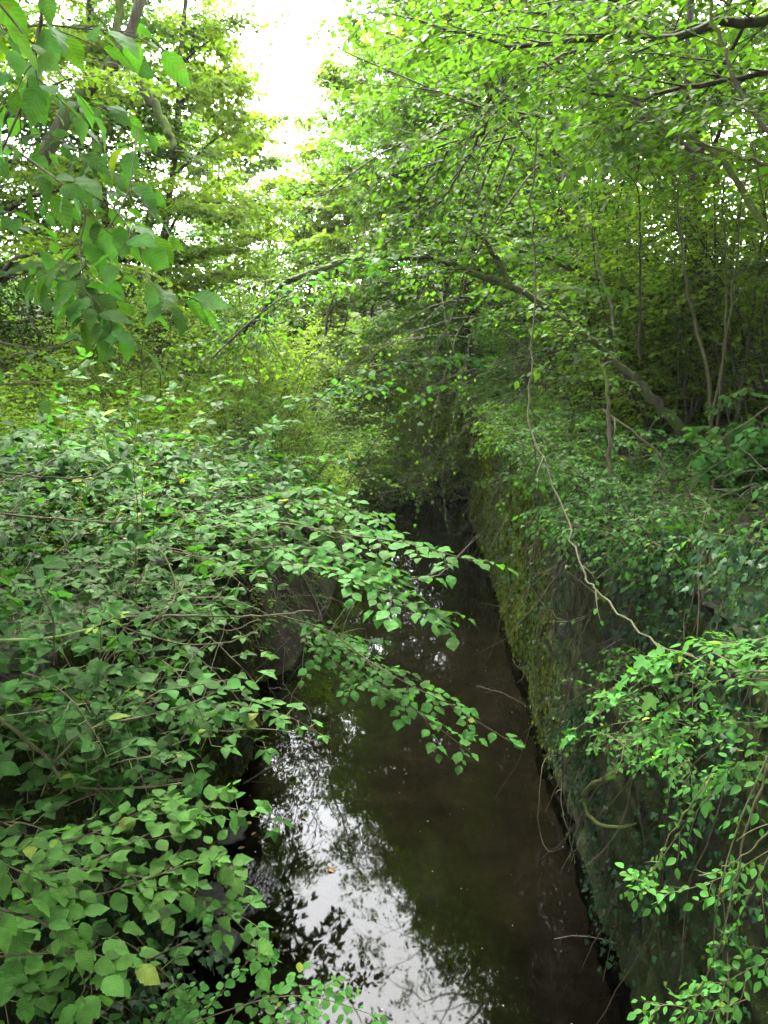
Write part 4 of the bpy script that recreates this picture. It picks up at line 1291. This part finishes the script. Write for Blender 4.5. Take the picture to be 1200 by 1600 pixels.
# right-hand sprays
branch('maple_branch', 'branch with lobed bright leaves reaching left over the dark water at the right', [
    pts((1260, 1050, 2.7), (1130, 1050, 2.8), (1040, 1060, 2.9), (960, 1100, 3.0), (890, 1145, 3.05)),
    pts((1130, 1050, 2.8), (1060, 1020, 2.9), (1010, 1040, 2.95), (950, 1080, 3.0))],
    'cane', 'snow', 'maple', 'maple', .062, r0=.005, side=3, side_len=.16, nside=3, nstem=6, seed=541, tilt=.3, t0=.35)
branch('snowberry_branch', 'leafy snowberry spray at the right edge level with the lobed bright leaves', [
    pts((1280, 980, 2.6), (1180, 1000, 2.7), (1090, 1010, 2.8), (1040, 1030, 2.9)),
    pts((1280, 1080, 2.6), (1170, 1060, 2.7), (1080, 1075, 2.8), (1030, 1120, 2.85)),
    pts((1280, 1160, 2.6), (1180, 1130, 2.7), (1090, 1140, 2.8), (1020, 1190, 2.9)),
    pts((1280, 1040, 2.8), (1200, 1030, 2.9), (1130, 1000, 3.0)),
    pts((1280, 1200, 2.6), (1180, 1190, 2.7), (1120, 1210, 2.8))],
    'cane', 'snow', 'oval', 'oval_lo', .046, r0=.0035, r1=.001, side=8, side_len=.2, nside=5, nstem=14, seed=542, grav=.03, tilt=.3, subside=2)
branch('snowberry_branch', 'long hanging snowberry shoots down the right edge to the bottom corner', [
    pts((1200, 1180, 2.4), (1150, 1300, 2.35), (1120, 1420, 2.3), (1110, 1560, 2.3), (1100, 1640, 2.3)),
    pts((1240, 1260, 2.4), (1180, 1380, 2.3), (1130, 1480, 2.3), (1060, 1600, 2.3)),
    pts((1130, 1220, 2.6), (1070, 1290, 2.6), (1020, 1360, 2.6), (990, 1390, 2.6)),
    pts((1200, 1330, 2.4), (1130, 1370, 2.4), (1040, 1395, 2.4), (985, 1370, 2.4)),
    pts((1170, 1560, 2.3), (1110, 1580, 2.3), (1040, 1570, 2.3), (1005, 1590, 2.3)),
    pts((1230, 1480, 2.2), (1160, 1520, 2.2), (1080, 1560, 2.2))],
    'cane', 'snow', 'oval', 'oval_lo', .040, r0=.0035, r1=.001, side=9, side_len=.14, nside=5, nstem=14, seed=543, grav=.05, tilt=.35)
branch('bare_cane', 'bare forking yellowish stems among the hanging shoots at the right edge', [
    pts((1215, 1150, 2.3), (1160, 1320, 2.3), (1130, 1460, 2.3), (1060, 1620, 2.3)),
    pts((1230, 1270, 2.2), (1150, 1345, 2.25), (1090, 1370, 2.3)),
    pts((1110, 1210, 2.5), (1050, 1300, 2.5), (1015, 1375, 2.5))],
    'cane', 'snow', 'oval', 'oval', .04, r0=.0045, r1=.0022, side=2, side_len=.15, nside=0, nstem=0, seed=544, cat='cane', wob=.004)

# the vine down the middle right
M['vine'] = solid_mat('olive vine bark', [(.3, (.012, .013, .006)), (.7, (.036, .034, .016))], 26, .8, .5, .004)
branch('hanging_vine', 'long yellowish vine hanging from the canopy and sweeping to the lower right', [
    pts((838, 200, 6.2), (832, 330, 6.0), (836, 450, 5.8), (830, 560, 5.5), (826, 650, 5.2), (850, 720, 4.9), (885, 810, 4.5), (905, 870, 4.2), (920, 912, 4.0),
        (945, 935, 3.8), (985, 975, 3.5), (1030, 1008, 3.2), (1080, 1025, 3.0), (1160, 1030, 2.85)),
    pts((830, 640, 5.2), (836, 720, 5.2), (842, 800, 5.3), (830, 870, 5.3), (832, 920, 5.3), (870, 965, 5.2), (905, 968, 5.1), (935, 945, 5.0))],
    'vine', 'snow', 'oval', 'oval', .035, r0=.0072, r1=.005, side=7, side_len=.25, nside=3, nstem=0, seed=545, cat='vine', k=60, wob=.008)

# upper right branches
branch('forked_branch', 'crooked brown branch with a fork crossing the upper right', [
    pts((1260, 420, 6.2), (1190, 350, 6.2), (1150, 280, 6.3), (1110, 235, 6.4), (1080, 235, 6.5), (1040, 200, 6.6), (990, 165, 6.8), (910, 110, 7.2)),
    pts((1280, 275, 6.0), (1190, 255, 6.2), (1110, 232, 6.4), (1060, 200, 6.5), (1000, 180, 6.6)),
    pts((1250, 250, 5.5), (1180, 180, 5.6), (1130, 80, 5.8), (1100, -20, 6.0))],
    'bark', 'tree_leaf', 'simple', 'simple', .085, r0=.030, r1=.012, side=7, side_len=1.0, nside=6, nstem=0, seed=551, cat='branch', wob=.012, subside=6, sr=.006)
branch('dark_branch', 'dark twiggy branch dropping leftwards just right of the upper centre', [
    pts((900, 80, 8.0), (820, 120, 8.0), (760, 190, 8.0), (700, 240, 8.0), (650, 310, 8.0)),
    pts((790, 165, 8.0), (740, 180, 8.1), (690, 205, 8.2), (640, 230, 8.3)),
    pts((760, 190, 8.0), (700, 300, 8.0), (655, 340, 8.0))],
    'bark_dark', 'tree_leaf', 'simple', 'simple', .085, r0=.022, r1=.005, side=9, side_len=.9, nside=6, nstem=0, seed=552, wob=.012, subside=6)
branch('canopy_branch', 'leafy overhead bough along the top edge right of centre', [
    pts((1300, 10, 6.5), (1120, 40, 6.8), (960, 60, 7.2), (800, 70, 7.6), (640, 30, 8.0)),
    pts((1280, -60, 6.5), (1100, -20, 6.8), (900, -10, 7.2), (700, -30, 7.6)),
    pts((1250, 100, 6.8), (1100, 130, 7.2), (950, 150, 7.6), (800, 60, 8.2))],
    'bark_dark', 'tree_leaf', 'simple', 'leaf4', .095, r0=.045, r1=.008, side=12, side_len=1.4, nside=8, nstem=0, seed=553, wob=.02, subside=7)

# leaning mossy tree arching over the stream
root = branch('leaning_tree', 'mossy leaning trunk arching from the right bank over the stream', [
    pts((1095, 700, 8.6), (1010, 612, 8.7), (965, 570, 8.8), (900, 512, 8.9), (850, 478, 9.0)),
    pts((856, 482, 9.0), (800, 448, 9.0), (740, 425, 9.0), (700, 410, 9.1), (640, 402, 9.2), (540, 408, 9.2), (450, 440, 9.2)),
    pts((800, 450, 9.0), (760, 380, 9.0), (700, 330, 9.0)),
    pts((540, 408, 9.2), (450, 440, 9.1), (400, 500, 9.0), (350, 540, 9.0))],
    'bark_arch', 'tree_leaf', 'simple', 'leaf4', .085, r0=.066, r1=.02, side=14, side_len=.9, nside=6, nstem=0, seed=554, cat='tree', wob=.012, subside=6, k=36, t0=.3, sr=.008)

# upright stems on the right bank
def stem_clump(name, label, stems, mat, r0, seed, leaf='tree_leaf', size=.06, nleaf=4, group=None):
    return branch(name, label, stems, mat, leaf, 'simple', 'simple', size, r0=r0, r1=r0 * .3, side=5, side_len=.7, nside=nleaf, nstem=0, seed=seed, cat='tree', t0=.4, wob=.01, subside=3, group=group)


stem_clump('sapling', 'clump of slender upright stems rising beside the foot of the leaning trunk', [
    pts((1112, 690, 8.2), (1108, 600, 8.2), (1085, 500, 8.3), (1068, 420, 8.3), (1060, 300, 8.4), (1062, 180, 8.5)),
    pts((1120, 690, 8.2), (1125, 600, 8.2), (1140, 480, 8.2), (1150, 420, 8.2), (1160, 300, 8.3), (1200, 180, 8.3)),
    pts((1105, 690, 8.3), (1130, 560, 8.4), (1135, 400, 8.5), (1120, 260, 8.6))], 'cane', .022, 561)
stem_clump('sapling', 'dark upright stems at the right edge beyond the slender clump', [
    pts((1150, 660, 9.5), (1165, 560, 9.5), (1185, 420, 9.5), (1205, 250, 9.5)),
    pts((1140, 660, 9.6), (1120, 540, 9.6), (1118, 400, 9.7), (1110, 200, 9.8))], 'bark_dark', .025, 562)
stem_clump('sapling', 'pale grey stem with a kink standing between the vine and the slender clump', [
    pts((962, 560, 10.5), (955, 480, 10.5), (935, 420, 10.6), (928, 370, 10.6), (890, 300, 10.6), (870, 250, 10.7)),
    pts((940, 330, 10.5), (958, 290, 10.5), (990, 235, 10.5))], 'bark_pale', .024, 563)
stem_clump('sapling', 'thin dark stem standing under the crooked fork at the upper right', [
    pts((1000, 560, 9.0), (1000, 420, 9.0), (998, 300, 9.0), (997, 190, 9.0))], 'bark_dark', .016, 564)
stem_clump('sapling', 'pair of thin stems in the distance in front of the sunlit clearing', [
    pts((508, 525, 16), (515, 480, 16), (530, 440, 16), (545, 380, 16)), pts((535, 520, 16), (545, 480, 16), (555, 430, 16), (570, 350, 16))], 'bark_dark', .03, 565, size=.08)
branch('bare_cane', 'hooked bare cane looping over the earth bank at the right', [
    pts((940, 640, 7.2), (990, 675, 7.0), (1030, 712, 6.9), (1036, 740, 6.8), (1010, 765, 6.8), (985, 762, 6.8), (955, 775, 6.8)),
    pts((1260, 600, 6.2), (1180, 650, 6.4), (1120, 690, 6.6), (1110, 700, 6.7)),
    pts((1180, 755, 5.8), (1090, 790, 5.6), (1030, 812, 5.4), (1010, 850, 5.3), (930, 905, 5.2))],
    'cane', 'tree_leaf', 'simple', 'simple', .05, r0=.012, r1=.006, side=2, side_len=.3, nside=0, nstem=0, seed=566, cat='cane', wob=.006)
branch('trunk_stem', 'pale thin trunk rising from the top of the mossy right wall', [
    pts((955, 800, 6.6), (952, 700, 6.8), (948, 600, 7.0), (935, 560, 7.1)),
    pts((945, 940, 6.0), (965, 880, 6.1), (972, 840, 6.2), (965, 800, 6.3))],
    'bark', 'tree_leaf', 'simple', 'simple', .05, r0=.022, r1=.014, side=2, side_len=.4, nside=3, nstem=0, seed=567, cat='branch', wob=.006)
# forked trunk upper left
branch('forked_tree', 'thick dark forked trunk slanting behind the leaves at the upper left', [
    pts((60, 260, 14.5), (120, 160, 14.5), (172, 108, 14.5), (200, 60, 14.5), (225, -10, 14.5), (250, -80, 14.5)),
    pts((172, 108, 14.5), (182, 60, 14.5), (190, 0, 14.5), (195, -60, 14.5)),
    pts((200, 100, 14.5), (250, 180, 14.5), (275, 240, 14.5))],
    'bark', 'tree_leaf', 'simple', 'simple', .08, r0=.16, r1=.06, side=4, side_len=1.2, nside=5, nstem=0, seed=568, cat='tree', wob=.02, subside=6, sr=.018)


# dead sticks in the hollow at the end of the left wall
def sticks(label, stems, mat, r, seed, name='dead_branch', cat='dead branch', side=2, sl=.25):
    return branch(name, label, stems, mat, 'bramble', 'bramble', 'simple', .05, r0=r, r1=r * .35, side=side, side_len=sl, nside=0, nstem=0, seed=seed, cat=cat, wob=.006, grav=.1)


sticks('dead twigs arching down to the water in the dark hollow past the left wall', [
    pts((475, 1010, 8.4), (470, 1060, 8.3), (455, 1090, 8.2), (452, 1118, 8.1)), pts((445, 1010, 8.5), (442, 1060, 8.4), (455, 1085, 8.3), (480, 1105, 8.2), (490, 1145, 8.1)),
    pts((420, 1075, 8.3), (440, 1075, 8.3), (450, 1085, 8.3), (410, 1115, 8.2), (403, 1130, 8.2)), pts((455, 995, 8.4), (420, 1030, 8.3), (395, 1050, 8.2))], 'dead', .008, 571)
sticks('fallen forked stick lying in the water below the dark hollow', [
    [at_z(380, 1225, .04), at_z(420, 1200, .08), at_z(470, 1165, .05), at_z(515, 1150, .02)], [at_z(400, 1165, .03), at_z(425, 1175, .12), at_z(430, 1210, .02)],
    [at_z(355, 1150, .35), at_z(400, 1170, .12), at_z(415, 1180, .04)]], 'cane_brown', .009, 572)
sticks('bleached stick sticking out over the shallow water near the end of the right wall', [
    pts((640, 905, 11), (690, 895, 11.2), (746, 835, 11.5)), pts((655, 905, 11), (690, 888, 11), (748, 838, 11))], 'dead', .008, 573)
sticks('thin sticks lying across the shadowed water beside the right wall', [
    [at_z(745, 1072, .02), at_z(790, 1085, .03), at_z(835, 1112, .02)], [at_z(800, 1030, .02), at_z(812, 1045, .02), at_z(838, 1060, .02)]], 'cane_brown', .006, 574, side=1)
branch('mossy_root', 'thick mossy root looping out of the right wall', [
    [at_x(1000, 1180, 1.95), at_x(950, 1215, 1.68), at_x(922, 1228, 1.60), at_x(912, 1250, 1.58), at_x(922, 1278, 1.60), at_x(950, 1292, 1.65), at_x(985, 1290, 1.72), at_x(1000, 1288, 1.95)]],
    'mossy_root', 'ivy', 'ivy', 'ivy', .04, r0=.032, r1=.015, side=0, nstem=0, seed=575, cat='root', wob=.004)
sticks('thin root strands hanging in loops against the right wall above the water', [
    [at_x(870, 1180, 1.75), at_x(850, 1190, 1.5), at_x(842, 1250, 1.4), at_x(845, 1310, 1.4), at_x(862, 1332, 1.45), at_x(885, 1310, 1.5), at_x(897, 1250, 1.6)],
    [at_x(875, 1200, 1.7), at_x(878, 1260, 1.6), at_x(888, 1300, 1.6), at_x(899, 1345, 1.6)]], 'cane_brown', .005, 576, 'root_strands', 'root', side=0)
# pale vertical roots in the left hollow, behind the hazel
sticks('pale stalks standing in the gap behind the hazel leaves', [
    pts((505, 1010, 9.5), (520, 980, 9.5), (540, 950, 9.5)), pts((530, 1000, 9.5), (545, 960, 9.5), (560, 930, 9.6)), pts((480, 1000, 9.4), (500, 960, 9.4), (515, 930, 9.5))], 'dead', .01, 577, side=3)


# ivy over the right wall ------------------------------------------------------
def ivy(label, y0, y1, z0, z1, n, size, seed, X=1.74, sgn=-1, thr=.45, mat='ivy', group='ivy on the right wall', strands=10):
    g = np.random.default_rng(seed)
    base = np.array([X, (y0 + y1) / 2, z0])
    root = thing('ivy_plant', label, 'ivy', base, group)
    u, w = g.uniform(y0, y1, n * 2), g.uniform(z0, z1, n * 2)
    ey = np.minimum(u - y0, y1 - u) / (y1 - y0) * 2
    k = (fbm(u * 1.1, w * .8, seed) + .2 * (w - z0) / (z1 - z0) + .15 * np.clip(ey, 0, 1)) > thr + g.normal(0, .05, n * 2) + .17
    u, w = u[k][:n], w[k][:n]
    P = np.column_stack([X + sgn * g.gamma(1.5, .05, len(u)), u, w])
    dd = unit(np.column_stack([sgn * g.uniform(.1, .7, len(P)), g.normal(0, .6, len(P)), -g.uniform(.3, 1.2, len(P))]))
    nn = np.column_stack([sgn * g.uniform(.3, 1, len(P)), g.normal(-.15, .35, len(P)), g.uniform(.2, 1, len(P))])
    D = np.column_stack([P, dd, nn, size * g.uniform(.6, 1.25, len(P))])
    ss = np.column_stack([np.full(strands, X - .02 * 1), g.uniform(y0, y1, strands), g.uniform((z0 + z1) / 2, z1, strands)])
    st = walk(ss, np.column_stack([np.full(strands, sgn * .12), g.normal(0, .2, strands), -np.ones(strands)]), (z1 - z0) * .7 * g.uniform(.6, 1.2, strands), 10, .12, .05, g)
    for i in range(len(st)):
        wood(root, 'stem', [tubes(st[i:i + 1], .006, .003, 4)], M['cane_brown'])
    put_leaves(root, D, M[mat], 'ivy', 'ivy', maxn=160, uv=False)
    return root


IV = [('ivy mat thick on the right wall under the fern', 4.4, 6.2, 1.2, 4.0, 900, .05),
      ('ivy cluster hanging dark and glossy at the right edge above the snowberry', 3.4, 4.5, 2.4, 4.2, 900, .05),
      ('ivy around the pale trunk on top of the right wall', 6.2, 7.6, .9, 3.9, 800, .05),
      ('ivy trails down the right wall beside the mossy root', 5.2, 8.0, .15, 1.4, 700, .045),
      ('sparse ivy on the mid part of the right wall', 7.6, 10.5, .6, 3.6, 500, .05),
      ('far ivy and leaves trailing down the mossy end of the right wall', 10.5, 17, .8, 3.6, 600, .06),
      ('ivy in the shadow at the lower right corner of the wall', 2.6, 4.6, .6, 2.6, 500, .045)]
for i, (lb, a, b, c, d, n, s) in enumerate(IV):
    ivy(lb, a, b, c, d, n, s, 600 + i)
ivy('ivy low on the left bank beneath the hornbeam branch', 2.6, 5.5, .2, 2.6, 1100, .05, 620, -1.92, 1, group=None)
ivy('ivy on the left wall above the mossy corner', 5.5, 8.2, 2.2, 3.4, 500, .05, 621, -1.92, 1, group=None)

# overhanging plants along the lip of the right wall
for i, (lb, x, y, z, sz, mt) in enumerate([
        ('small bush with light leaves on the lip of the right wall beside the vine', 2.1, 7.6, 3.6, .05, 'snow'),
        ('low green mound at the right edge above the ivy cluster', 2.7, 4.3, 3.9, .045, 'snow'),
        ('broad-leaved seedlings on the earth bank under the slender stems', 3.4, 7.2, None, .09, 'hazel'),
        ('leafy tuft half way down the right wall above the snowberry spray', 1.75, 4.4, 2.7, .04, 'snow'),
        ('grey-green shrublet on the right wall top left of the earth bank', 2.2, 9.6, 3.6, .05, 'bramble'),
        ('small plants hanging from the right wall top in the middle distance', 2.0, 12.5, 3.5, .06, 'tree_leaf'),
        ('drooping plants over the right wall lip behind the fern', 1.95, 6.3, 3.62, .055, 'bramble'),
        ('drooping plants over the right wall lip beside the pale thin trunk', 1.95, 8.4, 3.62, .06, 'tree_leaf'),
        ('drooping plants over the right wall lip a little past the pale thin trunk', 1.95, 9.2, 3.62, .06, 'bramble'),
        ('drooping plants over the right wall lip at mid distance', 1.95, 11.6, 3.62, .07, 'tree_leaf'),
        ('drooping plants over the right wall lip nearest the camera', 1.95, 5.2, 3.62, .05, 'bramble'),
        ('plants on the right wall lip just before the bare twigs', 2.1, 14.3, 3.6, .07, 'tree_leaf'),
        ('plants on the right wall lip beneath the bare twigs', 2.1, 16.2, 3.6, .08, 'tree_leaf'),
        ('plants covering the lip near the end of the right wall', 2.1, 18.4, 3.6, .09, 'tree_leaf'),
        ('plants draped over the very end of the right wall', 2.0, 20.6, 3.6, .10, 'tree_leaf'),
        ('shaded low plants on the right wall top beneath the leaning trunk', 2.2, 10.9, 3.7, .06, 'tree_leaf')]):
    shrub('bush', lb, (x, y), .7, .55, 16, sz, mt, 'cane', 640 + i, 5, 3, 5, 'leaf4' if mt != 'hazel' else 'hazel_lo', 'bushes on the right wall top', fine='oval' if mt != 'hazel' else 'hazel', z=z, twl=.16, keep=clear_channel if y > 12 else None, grav=.2, lean=(-.3, -.1), maxn=120, r0=.004)

def carpet(x0, x1, y0, y1, n, size, mat, seed, kind, label, thr=.3):
    g = np.random.default_rng(seed)
    x, y = g.uniform(x0, x1, n), g.uniform(y0, y1, n)
    k = fbm(x * 1.5, y * 1.5, seed) > thr
    x, y = x[k], y[k]
    z = np.maximum(gz(x, y), np.where((x > 1.8) & (x < 2.4), 3.6, np.where((x < -2.0) & (x > -2.6) & (y < 9.2), 3.45, -9))) + g.uniform(.01, .14, len(x))
    az = g.uniform(0, 6.283, len(x))
    D = np.column_stack([x, y, z, np.cos(az), np.sin(az), g.normal(-.1, .25, len(x)), g.normal(0, .4, (len(x), 2)), np.ones(len(x)), size * g.uniform(.6, 1.3, len(x))])
    tag(link('ground_ivy', joined_leaves('ground_ivy', D, kind, M[mat], np.zeros(3)), None, 'stuff'), label, 'ivy')


carpet(1.78, 3.6, 2.4, 13, 5200, .06, 'bramble', 73, 'leaf4', 'low leafy cover on the top of the right wall and the bank behind it')
carpet(-4.2, -1.98, 2.0, 9.3, 5200, .06, 'bramble', 74, 'leaf4', 'low leafy cover on the top of the left wall beneath the brambles')

# dead twig tangle on the earth bank, right
g = np.random.default_rng(71)
s = np.column_stack([g.uniform(1.9, 3.6, 60), g.uniform(5.2, 8.2, 60), np.zeros(60)])
s[:, 2] = gz(s[:, 0], s[:, 1]) + g.uniform(0, .3, 60)
p = walk(s, np.column_stack([g.normal(-.4, .7, 60), g.normal(0, .6, 60), g.normal(0, .35, 60)]), g.uniform(.4, 1.1, 60), 7, .16, .12, g)
root = thing('twig_tangle', 'tangle of dead brown roots and twigs on the earth bank at the right', 'twigs', (2.7, 6.7, 3.9))
wood(root, 'dead_twigs', [tubes(p, .006, .003, 4)], M['dead'], 'stuff')

# roots hanging over the bare bank at the end of the left wall, and down the face of the right wall
def roots(label, x0, x1, y0, y1, z0, z1, n, ln, mat, seed, sx=0.1):
    g = np.random.default_rng(seed)
    root = thing('hanging_roots', label, 'roots', ((x0 + x1) / 2, (y0 + y1) / 2, z1))
    s = np.column_stack([g.uniform(x0, x1, n), g.uniform(y0, y1, n), g.uniform(z0, z1, n)])
    p = walk(s, np.column_stack([np.full(n, sx) + g.normal(0, .25, n), g.normal(0, .35, n), -np.ones(n)]), ln * g.uniform(.3, 1.2, n), 9, .17, .03, g)
    for i in range(n):
        wood(root, 'root', [tubes(p[i:i + 1], g.uniform(.003, .010), .0015, 4, 0, g)], M[mat])


roots('fine roots and stalks hanging over the bare bank past the left wall', -2.5, -1.5, 9.4, 11.0, 1.4, 3.2, 60, 1.1, 'cane_brown', 75, .4)
roots('pale dead stalks standing out from the bare bank past the left wall', -2.1, -1.4, 10.0, 11.6, 1.6, 3.0, 26, .9, 'dead', 76, .5)
roots('brown strands hanging down the right wall behind the long vine', 1.62, 1.76, 5.0, 11.5, 2.2, 3.6, 60, 1.6, 'cane_brown', 77, -.05)
carpet(-3.6, -1.15, 9.3, 14, 3600, .07, 'hazel', 78, 'leaf4', 'low leaves on the crumbling bank between the left wall and the nettles', .46)

# hart's-tongue fern
base = at_x(1085, 850, 2.0)
root = thing('fern', "hart's-tongue fern with strap fronds growing from the top of the right wall", 'fern', base)
g = np.random.default_rng(72)
for i, (dx, dz, ln) in enumerate([(-.95, .15, .36), (-.8, .55, .40), (-.35, .95, .38), (-1.0, -.15, .34), (-.5, .35, .30), (-.9, .35, .30), (.35, .8, .32), (-.7, -.35, .3), (.1, .5, .26), (.6, .3, .28)]):
    K = 11
    c = walk(base[None] + [[-.1, -.05, .05]], [[dx * .9, -.35 + g.normal(0, .2), dz + .15]], ln, K - 1, .03, .10, g)[0]
    tg = unit(np.gradient(c, axis=0))
    fc = unit(np.array([-.25, -.75, .6]) + g.normal(0, .25, 3))
    sd_ = unit(np.cross(tg, fc))
    nn = np.cross(sd_, tg)
    w = .036 * np.sin(np.pi * np.linspace(.06, 1, K) ** .75) + .003
    wavy = .006 * np.sin(np.arange(K) * 2.1)[:, None]
    V = np.vstack([c - sd_ * w[:, None] + nn * (wavy + .008), c, c + sd_ * w[:, None] + nn * (.008 - wavy)]) - base
    F = [[a * K + j, a * K + j + 1, (a + 1) * K + j + 1, (a + 1) * K + j] for a in range(2) for j in range(K - 1)]
    link('frond', mesh_from('frond', V, np.array(F), M['fern'], smooth_shade=True), root)


# stones at the water's edge, left
def stone(label, c, sx, sy, sz, seed, rot=0):
    g = np.random.default_rng(seed)
    nu, nv = 14, 9
    u = np.linspace(0, 2 * np.pi, nu, endpoint=False)
    v = np.linspace(-np.pi / 2, np.pi / 2, nv)
    U, W = np.meshgrid(u, v, indexing='ij')
    sq = lambda a: np.sign(a) * np.abs(a) ** .6
    P = np.stack([sq(np.cos(U)) * np.abs(np.cos(W)) ** .5 * sx, sq(np.sin(U)) * np.abs(np.cos(W)) ** .5 * sy, sq(np.sin(W)) * sz], -1)
    P *= (1 + (fbm(U * 2 + seed, W * 2, seed)[..., None] - .5) * .9)
    P[..., 2] = np.minimum(P[..., 2], sz * (.55 + .3 * P[..., 0] / sx))
    i, j = np.meshgrid(np.arange(nu), np.arange(nv - 1), indexing='ij')
    F = np.stack([i * nv + j, ((i + 1) % nu) * nv + j, ((i + 1) % nu) * nv + j + 1, i * nv + j + 1], -1).reshape(-1, 4)
    o = link('stone', mesh_from('stone', P.reshape(-1, 3), F, M['rock']))
    o.location = [float(a) for a in c]
    o.rotation_euler = (g.normal(0, .1), g.normal(0, .1), rot)
    tag(o, label, 'stone')


stone('flat dark stone at the water edge just right of the hornbeam leaf tips', at_z(352, 1307, 0), .20, .12, .06, 81, .1)
stone('smaller wet stone in the riffle below the flat dark stone', at_z(360, 1362, 0), .13, .10, .05, 82, .8)
stone('half drowned stone under the hornbeam leaves beside the riffle', at_z(325, 1410, -.02), .22, .16, .08, 83, 2.0)
stone('wet stone at the bottom of the riffle near the round snowberry leaves', at_z(335, 1480, -.03), .2, .18, .07, 84, 1.2)

# litter on the water
g = np.random.default_rng(90)
for i, (x, y, lb) in enumerate([(378, 1262, 'upper orange fallen leaf lying in the shallows'), (392, 1288, 'brown fallen leaf between the orange ones in the shallows'),
                                (400, 1300, 'lowest orange fallen leaf in the shallows'), (372, 1326, 'yellowish fallen leaf beside the flat dark stone'),
                                (513, 1358, 'curled leaf floating on the bright sky reflection'), (476, 1280, 'small pale leaf floating left of the bright reflection')]):
    o = link('fallen_leaf', tpl_mesh('oval', i % 3, M['litter']))
    o.location = [float(a) for a in at_z(x, y, .012)]
    o.rotation_euler = (g.normal(0, .15), g.normal(0, .15), g.uniform(0, 6.28))
    o.scale = (.075, .075, .075)
    tag(o, lb, 'leaf')
n = 200
x, y = g.uniform(-2, 1.8, n), g.uniform(3.5, 16, n)
D = np.column_stack([x, y, np.full(n, .006), g.normal(0, 1, (n, 2)), np.zeros(n), np.zeros((n, 2)), np.ones(n), g.uniform(.006, .018, n)])
o = link('petals', joined_leaves('petals', D[(x > xl(y) + .05)], 'simple', M['petal'], np.zeros(3)), None, 'stuff')
tag(o, 'tiny pale petals and specks floating on the dark water', 'petals')
